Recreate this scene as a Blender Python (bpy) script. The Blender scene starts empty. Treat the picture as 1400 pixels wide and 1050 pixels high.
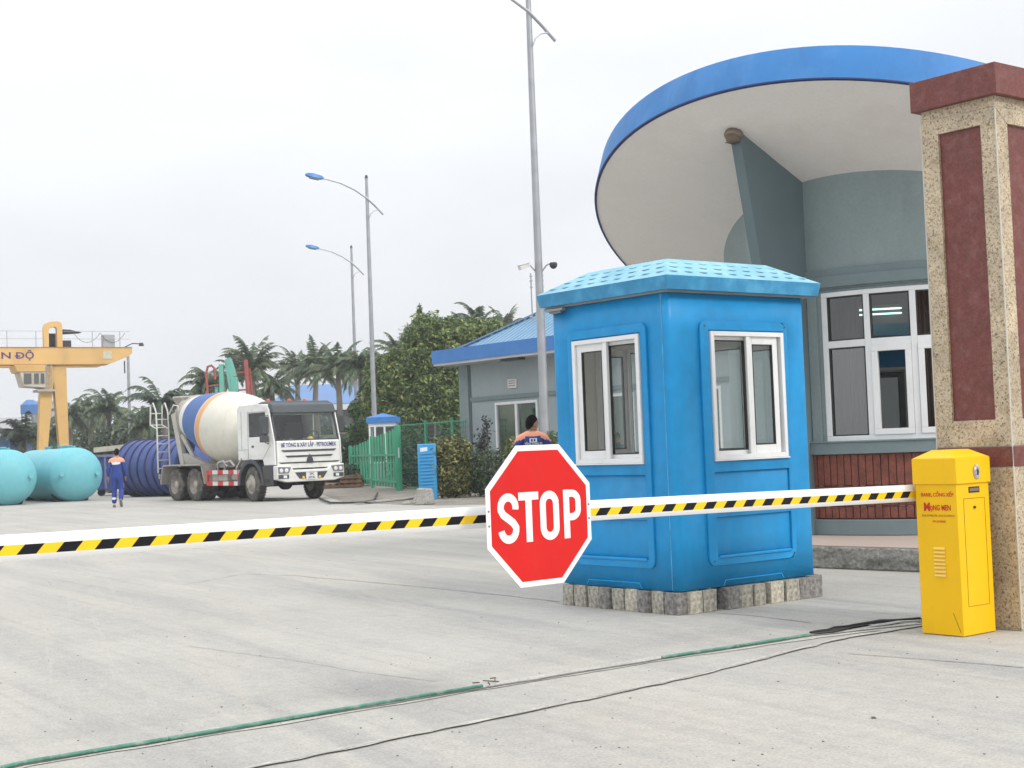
import bpy, math, random
import numpy as np
from mathutils import Matrix, Vector, noise
PI=math.pi; R=math.radians
scene=bpy.context.scene
COL=scene.collection
rnd=random.Random(7)
# ------------------------------------------------------------------ camera
FPX=2000.; HC=1.4; ROLL=0.038; PITCH=85/2000.
cF=Vector((0,math.cos(PITCH),math.sin(PITCH)))
r0=Vector((1,0,0)); u0=r0.cross(cF)
cR=(r0*math.cos(ROLL)-u0*math.sin(ROLL)).normalized(); cU=cR.cross(cF)
CAMP=Vector((0,0,HC))
cam=bpy.data.cameras.new('camera'); camo=bpy.data.objects.new('camera',cam); COL.objects.link(camo)
camo.matrix_world=Matrix(((cR.x,cU.x,-cF.x,0),(cR.y,cU.y,-cF.y,0),(cR.z,cU.z,-cF.z,HC),(0,0,0,1)))
cam.sensor_width=36; cam.lens=36*FPX/1400; cam.clip_end=5000; cam.clip_start=.1
scene.camera=camo
def at(px,py,Y):
    """a surveyed world point: the sight line through a photo pixel met at its real distance Y"""
    d=cF+cR*((px-700)/FPX)+cU*((525-py)/FPX); d/=d.y
    return CAMP+d*Y
# ------------------------------------------------------------------ materials
MATS={}
def _nt(name):
    m=bpy.data.materials.new(name); m.use_nodes=True; nt=m.node_tree
    return m,nt,nt.nodes['Principled BSDF']
def mat(name,col=None,rough=.6,metal=0,var=.08,scale=3.,fine=0,fscale=60.,bump=0,bscale=60.,dirt=None,damt=.5,dscale=(2,2,.5),dirt2=None,damt2=.2,dscale2=(14,14,.8),coat=0,spec=.5,dist=.01):
    if name in MATS: return MATS[name]
    m,nt,b=_nt(name); N=nt.nodes.new; L=nt.links.new
    tc=N('ShaderNodeTexCoord')
    n=N('ShaderNodeTexNoise'); n.inputs['Scale'].default_value=scale; n.inputs['Detail'].default_value=5
    L(tc.outputs['Object'],n.inputs['Vector'])
    rp=N('ShaderNodeMapRange'); rp.inputs['From Min'].default_value=.3; rp.inputs['From Max'].default_value=.7
    rp.inputs['To Min'].default_value=1-var; rp.inputs['To Max'].default_value=1+var
    L(n.outputs['Fac'],rp.inputs['Value'])
    mx=N('ShaderNodeMix'); mx.data_type='RGBA'; mx.blend_type='MULTIPLY'; mx.inputs['Factor'].default_value=1
    mx.inputs['A'].default_value=(*col,1); L(rp.outputs['Result'],mx.inputs['B'])
    out=mx.outputs['Result']
    if fine:
        n2=N('ShaderNodeTexNoise'); n2.inputs['Scale'].default_value=fscale; n2.inputs['Detail'].default_value=3
        L(tc.outputs['Object'],n2.inputs['Vector'])
        r2=N('ShaderNodeMapRange'); r2.inputs['From Min'].default_value=.35; r2.inputs['From Max'].default_value=.65
        r2.inputs['To Min'].default_value=1-fine; r2.inputs['To Max'].default_value=1+fine; L(n2.outputs['Fac'],r2.inputs['Value'])
        m2=N('ShaderNodeMix'); m2.data_type='RGBA'; m2.blend_type='MULTIPLY'; m2.inputs['Factor'].default_value=1
        L(out,m2.inputs['A']); L(r2.outputs['Result'],m2.inputs['B']); out=m2.outputs['Result']
    if dirt:
        mp=N('ShaderNodeMapping'); mp.inputs['Scale'].default_value=dscale; L(tc.outputs['Object'],mp.inputs['Vector'])
        n3=N('ShaderNodeTexNoise'); n3.inputs['Scale'].default_value=1; n3.inputs['Detail'].default_value=8; n3.inputs['Roughness'].default_value=.65
        L(mp.outputs['Vector'],n3.inputs['Vector'])
        r3=N('ShaderNodeMapRange'); r3.inputs['From Min'].default_value=.48; r3.inputs['From Max'].default_value=.72
        r3.inputs['To Min'].default_value=0; r3.inputs['To Max'].default_value=damt; L(n3.outputs['Fac'],r3.inputs['Value'])
        m3=N('ShaderNodeMix'); m3.data_type='RGBA'; L(r3.outputs['Result'],m3.inputs['Factor']); L(out,m3.inputs['A']); m3.inputs['B'].default_value=(*dirt,1)
        out=m3.outputs['Result']
    if dirt2:
        mp=N('ShaderNodeMapping'); mp.inputs['Scale'].default_value=dscale2; mp.inputs['Location'].default_value=(3,7,1); L(tc.outputs['Object'],mp.inputs['Vector'])
        n3=N('ShaderNodeTexNoise'); n3.inputs['Scale'].default_value=1; n3.inputs['Detail'].default_value=6; n3.inputs['Roughness'].default_value=.7
        L(mp.outputs['Vector'],n3.inputs['Vector'])
        r3=N('ShaderNodeMapRange'); r3.inputs['From Min'].default_value=.52; r3.inputs['From Max'].default_value=.75
        r3.inputs['To Min'].default_value=0; r3.inputs['To Max'].default_value=damt2; L(n3.outputs['Fac'],r3.inputs['Value'])
        m3=N('ShaderNodeMix'); m3.data_type='RGBA'; L(r3.outputs['Result'],m3.inputs['Factor']); L(out,m3.inputs['A']); m3.inputs['B'].default_value=(*dirt2,1)
        out=m3.outputs['Result']
    L(out,b.inputs['Base Color'])
    b.inputs['Roughness'].default_value=rough; b.inputs['Metallic'].default_value=metal
    b.inputs['Specular IOR Level'].default_value=spec
    if coat: b.inputs['Coat Weight'].default_value=coat; b.inputs['Coat Roughness'].default_value=.12
    if bump:
        nb=N('ShaderNodeTexNoise'); nb.inputs['Scale'].default_value=bscale; nb.inputs['Detail'].default_value=4
        L(tc.outputs['Object'],nb.inputs['Vector'])
        bp=N('ShaderNodeBump'); bp.inputs['Strength'].default_value=bump; bp.inputs['Distance'].default_value=dist
        L(nb.outputs['Fac'],bp.inputs['Height']); L(bp.outputs['Normal'],b.inputs['Normal'])
    MATS[name]=m; return m
def leafmat(name,cols,rough=.45):
    if name in MATS: return MATS[name]
    m,nt,b=_nt(name); N=nt.nodes.new; L=nt.links.new
    g=N('ShaderNodeNewGeometry'); cr=N('ShaderNodeValToRGB'); els=cr.color_ramp.elements
    while len(els)<len(cols): els.new(.5)
    for i,(p,c) in enumerate(cols): els[i].position=p; els[i].color=(*c,1)
    L(g.outputs['Random Per Island'],cr.inputs['Fac']); L(cr.outputs['Color'],b.inputs['Base Color'])
    b.inputs['Roughness'].default_value=rough; b.inputs['Specular IOR Level'].default_value=.35
    tr=N('ShaderNodeBsdfTranslucent'); L(cr.outputs['Color'],tr.inputs['Color'])
    ms=N('ShaderNodeMixShader'); ms.inputs['Fac'].default_value=.25
    L(b.outputs['BSDF'],ms.inputs[1]); L(tr.outputs['BSDF'],ms.inputs[2])
    L(ms.outputs['Shader'],nt.nodes['Material Output'].inputs['Surface'])
    MATS[name]=m; return m
def glassmat(name,tint=(.8,.88,.86),refl=1.0):
    if name in MATS: return MATS[name]
    m,nt,b=_nt(name); N=nt.nodes.new; L=nt.links.new
    t=N('ShaderNodeBsdfTransparent'); t.inputs['Color'].default_value=(*tint,1)
    gl=N('ShaderNodeBsdfGlossy'); gl.inputs['Roughness'].default_value=.01
    lw=N('ShaderNodeLayerWeight'); pw=N('ShaderNodeMath'); pw.operation='POWER'; pw.inputs[1].default_value=4.; L(lw.outputs['Facing'],pw.inputs[0]); lw.inputs['Blend'].default_value=.5
    mu=N('ShaderNodeMath'); mu.operation='MULTIPLY_ADD'; mu.inputs[1].default_value=.9; mu.inputs[2].default_value=.06*refl; mu.use_clamp=True; L(pw.outputs['Value'],mu.inputs[0])
    ms=N('ShaderNodeMixShader'); L(mu.outputs['Value'],ms.inputs['Fac']); L(t.outputs['BSDF'],ms.inputs[1]); L(gl.outputs['BSDF'],ms.inputs[2])
    L(ms.outputs['Shader'],nt.nodes['Material Output'].inputs['Surface'])
    MATS[name]=m; return m
def emat(name,col,s):
    if name in MATS: return MATS[name]
    m,nt,b=_nt(name); b.inputs['Base Color'].default_value=(*col,1); b.inputs['Emission Color'].default_value=(*col,1); b.inputs['Emission Strength'].default_value=s
    MATS[name]=m; return m
# ------------------------------------------------------------------ mesh builder
class MB:
    def __init__(s): s.v=[]; s.f=[]; s.m=[]; s.mi=0; s.T=None
    def add(s,vs,fs,mi=None):
        b=len(s.v); T=s.T
        s.v+= [tuple(T@Vector(p)) if T else tuple(p) for p in vs]
        s.f+= [tuple(b+i for i in f) for f in fs]; s.m+=[s.mi if mi is None else mi]*len(fs)
    def hexa(s,p,mi=None):  # p: 4 bottom ccw, 4 top ccw
        s.add(p,[(3,2,1,0),(4,5,6,7),(0,1,5,4),(1,2,6,5),(2,3,7,6),(3,0,4,7)],mi)
    def box(s,x0,x1,y0,y1,z0,z1,mi=None):
        s.hexa([(x0,y0,z0),(x1,y0,z0),(x1,y1,z0),(x0,y1,z0),(x0,y0,z1),(x1,y0,z1),(x1,y1,z1),(x0,y1,z1)],mi)
    def tube(s,pts,r,n=8,mi=None,closed=False,flat=1.):
        pts=[Vector(p) for p in pts]; k=len(pts); rs=r if isinstance(r,(list,tuple)) else [r]*k
        vs=[]; up=Vector((0,0,1)); prev=None
        for i,p in enumerate(pts):
            a=pts[i-1] if (i>0 or closed) else p; c=pts[(i+1)%k] if (i<k-1 or closed) else p
            d=(c-a).normalized()
            if prev is None:
                x=d.cross(up); 
                if x.length<.05: x=d.cross(Vector((0,1,0)))
            else: x=prev-d*prev.dot(d)
            x.normalize(); prev=x; y=d.cross(x)
            for j in range(n):
                t=2*PI*j/n; vs.append(p+x*(rs[i]*math.cos(t))+y*(rs[i]*flat*math.sin(t)))
        fs=[]
        for i in range(k if closed else k-1):
            i2=(i+1)%k
            for j in range(n):
                fs.append((i*n+j,i*n+(j+1)%n,i2*n+(j+1)%n,i2*n+j))
        if not closed: fs.append(tuple(range(n-1,-1,-1))); fs.append(tuple((k-1)*n+j for j in range(n)))
        s.add(vs,fs,mi)
    def bar(s,a,b,w,h=None,mi=None):
        a=Vector(a);b=Vector(b);h=h or w;d=(b-a).normalized(); x=d.cross(Vector((0,0,1)))
        if x.length<.05: x=Vector((1,0,0))
        x.normalize(); y=x.cross(d); x=x*(w/2); y=y*(h/2)
        s.hexa([a-x-y,a+x-y,b+x-y,b-x-y,a-x+y,a+x+y,b+x+y,b-x+y],mi)
    def lathe(s,o,d,prof,n=32,mis=None,cap=True):
        o=Vector(o);d=Vector(d).normalized(); x=d.cross(Vector((0,0,1)))
        if x.length<.05: x=Vector((1,0,0))
        x.normalize(); y=d.cross(x); vs=[]
        for (t,r) in prof:
            for j in range(n):
                a=2*PI*j/n; vs.append(o+d*t+x*(r*math.cos(a))+y*(r*math.sin(a)))
        for i in range(len(prof)-1):
            fs=[(i*n+j,i*n+(j+1)%n,(i+1)*n+(j+1)%n,(i+1)*n+j) for j in range(n)]
            if i==0: base=len(s.v); s.add(vs,fs,mis[i] if mis else None)
            else:
                s.f+=[tuple(base+q for q in f) for f in fs]; s.m+=[mis[i] if mis else s.mi]*n
        if cap:
            s.f.append(tuple(base+j for j in range(n-1,-1,-1))); s.m.append(mis[0] if mis else s.mi)
            k=len(prof)-1; s.f.append(tuple(base+k*n+j for j in range(n))); s.m.append(mis[-1] if mis else s.mi)
    def prism(s,poly,w0,w1,fr=None,mi=None):
        """poly in (u,v), extruded in w; fr=(origin,U,V,W)"""
        if fr: o,U,V,W=[Vector(q) for q in fr]; g=lambda u,v,w:o+U*u+V*v+W*w
        else: g=lambda u,v,w:Vector((u,v,w))
        n=len(poly); vs=[g(u,v,w0) for u,v in poly]+[g(u,v,w1) for u,v in poly]
        fs=[tuple(range(n-1,-1,-1)),tuple(range(n,2*n))]+[(i,(i+1)%n,n+(i+1)%n,n+i) for i in range(n)]
        s.add(vs,fs,mi)
    def stroke(s,pts,w,w0,w1,fr,mi=None):
        o,U,V,W=[Vector(q) for q in fr]; P=[Vector(p).to_2d() if len(p)>2 else Vector(p) for p in pts]; L_=[];Q=[]
        k=len(P)
        for i in range(k):
            a=(P[i]-P[i-1]).normalized() if i>0 else None; b=(P[i+1]-P[i]).normalized() if i<k-1 else None
            t=((a or b)+(b or a)).normalized(); nn=Vector((-t.y,t.x)); c=nn.dot(Vector((-(a or b).y,(a or b).x))); ww=w/2/max(c,.4)
            L_.append(P[i]+nn*ww); Q.append(P[i]-nn*ww)
        vs=[]
        for i in range(k):
            for q in (L_[i],Q[i]):
                for w_ in (w0,w1): vs.append(o+U*q.x+V*q.y+W*w_)
        fs=[]
        for i in range(k-1):
            a=4*i;b=a+4
            fs+=[(a+1,a+3,b+3,b+1),(a,b,b+2,a+2),(a,a+1,b+1,b),(a+2,b+2,b+3,a+3)]
        fs+=[(0,2,3,1),(4*k-4,4*k-3,4*k-1,4*k-2)]
        s.add(vs,fs,mi)
    def build(s,name,mats,parent=None,bev=0,seg=2,ang=35,solid=0,T=None,mo=0):
        me=bpy.data.meshes.new(name); me.from_pydata(s.v,[],s.f)
        mats=mats if isinstance(mats,(list,tuple)) else [mats]
        for m in mats: me.materials.append(m)
        if len(mats)>1: me.polygons.foreach_set('material_index',s.m)
        me.validate(); me.update()
        me.polygons.foreach_set('use_smooth',[True]*len(me.polygons)); me.set_sharp_from_angle(angle=R(ang))
        o=bpy.data.objects.new(name,me); COL.objects.link(o)
        if parent: o.parent=parent
        if T: o.matrix_local=T
        if solid:
            k=o.modifiers.new('s','SOLIDIFY'); k.thickness=solid; k.offset=-1; k.use_even_offset=True; k.material_offset=mo
        if bev:
            k=o.modifiers.new('b','BEVEL'); k.width=bev; k.segments=seg; k.limit_method='ANGLE'; k.angle_limit=R(40); k.harden_normals=False
        return o
def tag(o,label=None,cat=None,group=None,kind=None):
    if label: o['label']=label
    if cat: o['category']=cat
    if group: o['group']=group
    if kind: o['kind']=kind
    return o
def thing(name,label,cat,loc=(0,0,0),rz=0,group=None):
    o=bpy.data.objects.new(name,None); COL.objects.link(o); o.location=loc; o.rotation_euler=(0,0,rz); o.empty_display_size=.2
    return tag(o,label,cat,group)
def copy_tree(o,parent=None):
    c=o.copy(); COL.objects.link(c)
    if parent is not None: c.parent=parent
    for ch in list(o.children): copy_tree(ch,c)
    return c
def text(s,size,fr,name,m,parent=None,bold=0,xs=1.,depth=.002,align='CENTER',maxw=None):
    """lettering as real geometry. fr=(origin,U,V,W)"""
    cu=bpy.data.curves.new('t','FONT'); cu.body=s; cu.size=size; cu.offset=bold; cu.extrude=depth; cu.align_x=align; cu.align_y='CENTER'; cu.resolution_u=3
    t=bpy.data.objects.new('t',cu); COL.objects.link(t)
    dg=bpy.context.evaluated_depsgraph_get(); me=bpy.data.meshes.new_from_object(t.evaluated_get(dg)); me.name=name
    bpy.data.objects.remove(t); bpy.data.curves.remove(cu)
    if maxw:
        xsz=max(v.co.x for v in me.vertices)-min(v.co.x for v in me.vertices); xs=maxw/xsz
    o_,U,V,W=[Vector(q) for q in fr]
    for v in me.vertices: v.co=o_+U*(v.co.x*xs)+V*v.co.y+W*(v.co.z+depth)
    me.materials.clear(); me.materials.append(m); me.update()
    o=bpy.data.objects.new(name,me); COL.objects.link(o)
    if parent: o.parent=parent
    return o
TH=R(38); A3=Vector((math.cos(TH),math.sin(TH),0)); B3=Vector((-A3.y,A3.x,0)); Z3=Vector((0,0,1))
# ------------------------------------------------------------------ common materials
WHITE=mat('white_paint',(.78,.78,.77),.4,var=.03)
FRAMEW=mat('window_frame_white',(.76,.77,.77),.35,var=.04,dirt=(.45,.44,.42),damt=.25,dscale=(6,6,6))
DARK=mat('dark_metal',(.03,.03,.035),.6)
BLACK=mat('black_rubber',(.02,.02,.021),.75,var=.2,scale=10)
GALV=mat('galvanised_steel',(.36,.37,.39),.45,.6,var=.12,scale=4,dirt=(.3,.3,.3),damt=.4)
CONC=mat('weathered_concrete',(.34,.33,.3),.9,var=.15,scale=3,fine=.25,fscale=40,bump=.5,bscale=40,dirt=(.1,.1,.085),damt=.6,dscale=(3,3,6))
# ------------------------------------------------------------------ world + sun
w=bpy.data.worlds.new('World'); scene.world=w; w.use_nodes=True; nt=w.node_tree; N=nt.nodes.new; L=nt.links.new
bg=nt.nodes['Background']
SUN_EL=R(40); SUN_DIR=Vector((.78,-.63,0)).normalized()*math.cos(SUN_EL)+Vector((0,0,math.sin(SUN_EL)))
sky=N('ShaderNodeTexSky'); sky.sky_type='NISHITA'; sky.sun_disc=False; sky.sun_elevation=SUN_EL
sky.sun_rotation=math.atan2(SUN_DIR.x,SUN_DIR.y); sky.air_density=1.; sky.dust_density=6; sky.ozone_density=1
SKYS=.1
sc=N('ShaderNodeVectorMath'); sc.operation='SCALE'; sc.inputs['Scale'].default_value=1.0; L(sky.outputs['Color'],sc.inputs[0])
tc=N('ShaderNodeTexCoord'); sx=N('ShaderNodeSeparateXYZ'); L(tc.outputs['Generated'],sx.inputs[0])
# overcast dome: cloud layer brighter towards the zenith
gr=N('ShaderNodeMapRange'); gr.interpolation_type='SMOOTHSTEP'; gr.inputs['From Min'].default_value=.12; gr.inputs['From Max'].default_value=.95; gr.inputs['To Min'].default_value=9.25; gr.inputs['To Max'].default_value=18.5; L(sx.outputs['Z'],gr.inputs['Value'])
mp=N('ShaderNodeMapping'); mp.inputs['Scale'].default_value=(1.6,1.6,4.5); mp.inputs['Location'].default_value=(.35,0,.2); L(tc.outputs['Generated'],mp.inputs['Vector'])
cn=N('ShaderNodeTexNoise'); cn.inputs['Scale'].default_value=1.5; cn.inputs['Detail'].default_value=6; cn.inputs['Roughness'].default_value=.5; cn.inputs['Distortion'].default_value=.3; L(mp.outputs['Vector'],cn.inputs['Vector'])
cr=N('ShaderNodeMapRange'); cr.inputs['From Min'].default_value=.35; cr.inputs['From Max'].default_value=.65; cr.inputs['To Min'].default_value=.91; cr.inputs['To Max'].default_value=1.04; L(cn.outputs['Fac'],cr.inputs['Value'])
mu=N('ShaderNodeMath'); mu.operation='MULTIPLY'; L(gr.outputs['Result'],mu.inputs[0]); L(cr.outputs['Result'],mu.inputs[1])
cc=N('ShaderNodeVectorMath'); cc.operation='SCALE'; cc.inputs[0].default_value=(.965,.985,1.02); L(mu.outputs['Value'],cc.inputs['Scale'])
mx=N('ShaderNodeMix'); mx.data_type='RGBA'; mx.inputs['Factor'].default_value=.93; L(sc.outputs[0],mx.inputs['A']); L(cc.outputs[0],mx.inputs['B'])
L(mx.outputs['Result'],bg.inputs['Color']); bg.inputs['Strength'].default_value=SKYS
sl=bpy.data.lights.new('sun','SUN'); sl.energy=1.5; sl.angle=R(12); sl.color=(1,.965,.91)
so=bpy.data.objects.new('sun',sl); COL.objects.link(so); so.rotation_euler=SUN_DIR.to_track_quat('Z','Y').to_euler()
vs=scene.view_settings; vs.view_transform='Standard'; vs.look='None'; vs.gamma=1; vs.exposure=.17
# ------------------------------------------------------------------ ground
def ground_material():
    m,nt,b=_nt('concrete_yard'); N=nt.nodes.new; L=nt.links.new
    tc=N('ShaderNodeTexCoord'); P=tc.outputs['Object']
    def noise_(scale,detail=4,rough=.55,dist=0,vec=P,lo=.35,hi=.65):
        n=N('ShaderNodeTexNoise'); n.inputs['Scale'].default_value=scale; n.inputs['Detail'].default_value=detail; n.inputs['Roughness'].default_value=rough; n.inputs['Distortion'].default_value=dist
        L(vec,n.inputs['Vector']); r=N('ShaderNodeMapRange'); r.inputs['From Min'].default_value=lo; r.inputs['From Max'].default_value=hi; L(n.outputs['Fac'],r.inputs['Value']); return r.outputs['Result']
    def mapped(rot,sc):
        mp=N('ShaderNodeMapping'); mp.vector_type='TEXTURE'; mp.inputs['Rotation'].default_value=(0,0,rot); mp.inputs['Scale'].default_value=sc; L(P,mp.inputs['Vector']); return mp.outputs['Vector']
    def mix(fac,a,bb,typ='MIX'):
        x=N('ShaderNodeMix'); x.data_type='RGBA'; x.blend_type=typ
        if isinstance(fac,float): x.inputs['Factor'].default_value=fac
        else: L(fac,x.inputs['Factor'])
        for k,q in (('A',a),('B',bb)):
            if isinstance(q,tuple): x.inputs[k].default_value=(*q,1)
            else: L(q,x.inputs[k])
        return x.outputs['Result']
    def mul(a,k):
        x=N('ShaderNodeMath'); x.operation='MULTIPLY'; L(a,x.inputs[0])
        if isinstance(k,float): x.inputs[1].default_value=k
        else: L(k,x.inputs[1])
        return x.outputs['Value']
    c=mix(noise_(.35,5,.6),(.355,.344,.316),(.42,.406,.368))
    # smooth grey-mauve wheel lanes running through the gate
    lane=noise_(1.,5,.55,.4,mapped(R(121),(9,.5,1)),.45,.70)
    c=mix(mul(lane,.75),c,(.28,.274,.272))
    dust=noise_(1.,6,.6,.8,mapped(R(112),(6,.7,1)),.5,.72)
    c=mix(mul(dust,.8),c,(.42,.398,.35))
    # tyre scrub arcs
    for (cx,cy,rad,ws) in ((-4.6,11.5,2.2,5.),(-.8,14.,1.9,6.)):
        mp=N('ShaderNodeMapping'); mp.inputs['Location'].default_value=(-cx,-cy,0); mp.inputs['Scale'].default_value=(1,1,1); L(P,mp.inputs['Vector'])
        ln=N('ShaderNodeVectorMath'); ln.operation='LENGTH'; L(mp.outputs['Vector'],ln.inputs[0])
        wv=N('ShaderNodeTexWave'); wv.wave_type='RINGS'; wv.rings_direction='Z'; wv.inputs['Scale'].default_value=ws; wv.inputs['Distortion'].default_value=9; wv.inputs['Detail'].default_value=5; wv.inputs['Detail Scale'].default_value=.9
        L(mp.outputs['Vector'],wv.inputs['Vector'])
        ring=N('ShaderNodeMapRange'); ring.interpolation_type='SMOOTHSTEP'; ring.inputs['From Min'].default_value=rad*1.15; ring.inputs['From Max'].default_value=rad*.8; L(ln.outputs['Value'],ring.inputs['Value'])
        ring2=N('ShaderNodeMapRange'); ring2.interpolation_type='SMOOTHSTEP'; ring2.inputs['From Min'].default_value=rad*.35; ring2.inputs['From Max'].default_value=rad*.7; L(ln.outputs['Value'],ring2.inputs['Value'])
        brk=noise_(1.2,3,.5,0,P,.42,.62)
        f=mul(mul(mul(mul(wv.outputs['Fac'],ring.outputs['Result']),ring2.outputs['Result']),brk),.35)
        c=mix(f,c,(.45,.435,.395))
    # long fine tyre streaks in two drive directions, broad tonal patches
    c=mix(mul(noise_(1.,3,.6,.25,mapped(R(123),(4.5,.10,1)),.50,.72),.30),c,(.25,.245,.24))
    c=mix(mul(noise_(1.,3,.6,.25,mapped(R(108),(4.,.07,1)),.55,.75),.28),c,(.46,.445,.405))
    c=mix(mul(noise_(.16,3,.5,.3,P,.45,.6),.25),c,(.42,.40,.36))
    # stains, fine grain, specks
    c=mix(mul(noise_(2.3,8,.7,.5,P,.58,.8),.5),c,(.25,.245,.235))
    c=mix(1.0,c,mix(noise_(60,3,.7),(.84,.84,.84),(1.14,1.14,1.13)),'MULTIPLY')
    c=mix(1.0,c,mix(noise_(9,5,.7),(.93,.93,.94),(1.06,1.06,1.05)),'MULTIPLY')
    c=mix(mul(noise_(75,2,.5,0,P,.70,.78),.6),c,(.13,.125,.12))
    c=mix(mul(noise_(22,3,.6,0,P,.72,.78),.7),c,(.12,.115,.11))
    L(c,b.inputs['Base Color']); b.inputs['Roughness'].default_value=.9; b.inputs['Specular IOR Level'].default_value=.3
    n=N('ShaderNodeTexNoise'); n.inputs['Scale'].default_value=30; n.inputs['Detail'].default_value=6; L(P,n.inputs['Vector'])
    bp=N('ShaderNodeBump'); bp.inputs['Strength'].default_value=.35; bp.inputs['Distance'].default_value=.006; L(n.outputs['Fac'],bp.inputs['Height']); L(bp.outputs['Normal'],b.inputs['Normal'])
    return m
g=MB(); g.add([(-900,-60,0),(900,-60,0),(900,1600,0),(-900,1600,0)],[(0,1,2,3)])
tag(g.build('ground',ground_material()),kind='structure')
def gp(px,py,z=0):
    d=cF+cR*((px-700)/FPX)+cU*((525-py)/FPX); return CAMP+d*((z-HC)/d.z)
def strip(pts,w,z,seed=0,jit=.3,name=None,m=None,kind='structure',wob=.012):
    """thin irregular strip lying on the ground"""
    rr=random.Random(seed); P=[Vector((p[0],p[1],0)) for p in pts]; b=MB(); vs=[]
    Q=[]
    for i in range(len(P)-1):
        n=max(2,int((P[i+1]-P[i]).length/.12))
        for k in range(n): Q.append(P[i].lerp(P[i+1],k/n))
    Q.append(P[-1])
    for i,p in enumerate(Q):
        d=(Q[min(i+1,len(Q)-1)]-Q[max(i-1,0)]).normalized(); nn=Vector((-d.y,d.x,0))
        off=wob*noise.noise(Vector((i*.35,seed*3.1,0)))*2
        a=w/2*(1+jit*(rr.random()*2-1)); c=w/2*(1+jit*(rr.random()*2-1))
        vs+=[p+nn*(a+off)+Z3*z,p-nn*(c-off)+Z3*z]
    b.add(vs,[(2*i,2*i+1,2*i+3,2*i+2) for i in range(len(Q)-1)])
    o=b.build(name,m)
    # faces must look up
    return tag(o,kind=kind)
CRACK=mat('crack_dark',(.12,.115,.105),.95,var=.3,scale=20)
CRACKM=mat('crack_mid',(.31,.295,.265),.95,var=.3,scale=6)
CRACKL=mat('crack_faint',(.24,.235,.22),.95,var=.3,scale=20)
GROOVE=mat('groove_dark',(.17,.16,.14),.95,var=.3,scale=14,dirt=(.3,.29,.26),damt=.6,dscale=(6,6,6))
PALEC=mat('groove_mortar',(.40,.385,.35),.95,var=.12,scale=5,fine=.2,fscale=50)
for i,(pp,w_,m_) in enumerate([
    ([(400,787),(470,793),(560,801),(695,815),(765,823)],.014,CRACKM),
    ([(260,884),(400,903),(500,920),(595,932)],.006,CRACKM),
    ([(960,836),(1030,842),(1110,852)],.012,CRACKL),
    ([(1160,894),(1240,900),(1400,913)],.012,CRACKL),
    ([(250,800),(330,785),(400,787)],.01,CRACKL),
    ([(620,700),(760,712)],.03,CRACKL)]):
    strip([gp(*q) for q in pp],w_,.004,i,.6,'concrete_crack',m_)
# sliding-gate track: mortar margin, groove and the remaining green rail
strip([gp(-120,1085),gp(30,1045),gp(400,984),gp(665,939),gp(900,901),gp(1110,871),gp(1262,853)],.17,.004,21,.12,'track_margin',PALEC)
strip([gp(-120,1085),gp(30,1047),gp(400,985),gp(665,941),gp(900,903),gp(1110,870),gp(1262,854)],.035,.008,22,.35,'track_groove',GROOVE)
strip([gp(150,1100),gp(340,1052),gp(640,991),gp(900,936),gp(1160,872),gp(1262,856)],.05,.008,23,.6,'outer_groove',PALEC)
strip([gp(150,1100),gp(340,1053),gp(640,992),gp(900,937),gp(1160,873),gp(1262,857)],.005,.012,24,.9,'outer_groove',CRACKM)
GREENR=mat('green_rail_paint',(.07,.22,.16),.6,var=.2,scale=12,dirt=(.42,.44,.40),damt=.7,dscale=(14,14,14))
def rail(pts,label):
    b=MB(); P=[gp(*q) for q in pts]
    for a,c in zip(P[:-1],P[1:]):
        b.bar(Vector((a.x,a.y,.016)),Vector((c.x,c.y,.016)),.022,.018)
    tag(b.build('gate_rail',GREENR,bev=.006),label,'rail','green rails of the sliding gate')
rail([(-120,1085),(30,1047),(230,1014),(400,985),(540,961),(660,941)],'long chipped green gate rail in the left half of the road groove')
rail([(905,902),(1010,886),(1108,870.5)],'short green gate rail in the groove in front of the blue booth')
def cable(pts,r,label,name='cable',z=.015,m=BLACK,wob=.03,seed=1):
    b=MB(); P=[gp(*q) for q in pts]; Q=[]
    for i in range(len(P)-1):
        for k in range(6):
            p=P[i].lerp(P[i+1],k/6); p=Vector((p.x+wob*noise.noise(Vector((len(Q)*.5,seed,0))),p.y+wob*noise.noise(Vector((len(Q)*.5,seed,5))),z)); Q.append(p)
    Q.append(Vector((P[-1].x,P[-1].y,z)))
    b.tube(Q,r,6); return tag(b.build(name,m),label,name)
cable([(1108,868),(1150,860),(1200,853),(1258,848)],.009,'upper black cable lying loose from the gate rail to the yellow cabinet',seed=2,z=.016)
0 and cable([(1125,872),(1170,864),(1215,858),(1258,853)],.008,'lower black cable lying beside the groove at the yellow cabinet',seed=5,z=.016)
0 and cable([(1112,866),(1160,853),(1215,846),(1262,845)],.006,'thin black cable curving behind the thick ones to the yellow cabinet',seed=8,z=.012)
strip([gp(1112,868),gp(1160,859),gp(1210,850),gp(1262,849)],.10,.012,41,.45,'track_recess',mat('recess_black',(.03,.028,.025),.95,var=.5,scale=8),wob=.02)
strip([gp(1190,858),gp(1230,852),gp(1262,851)],.05,.016,42,.3,'recess_slab',PALEC)
b=MB()
for i in range(6):
    p=gp(662+i*4,939-i*.9+rnd.uniform(-3,3)); b.bar(p+Z3*.02+Vector((rnd.uniform(-.05,.05),rnd.uniform(-.05,.05),0)),p+Vector((rnd.uniform(-.08,.08),rnd.uniform(-.08,.08),.02)),.006)
tag(b.build('twig_pile',mat('dead_twig',(.1,.08,.06),.9)),'small tangle of dry twigs where the long green rail ends','debris')
b=MB()
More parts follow.
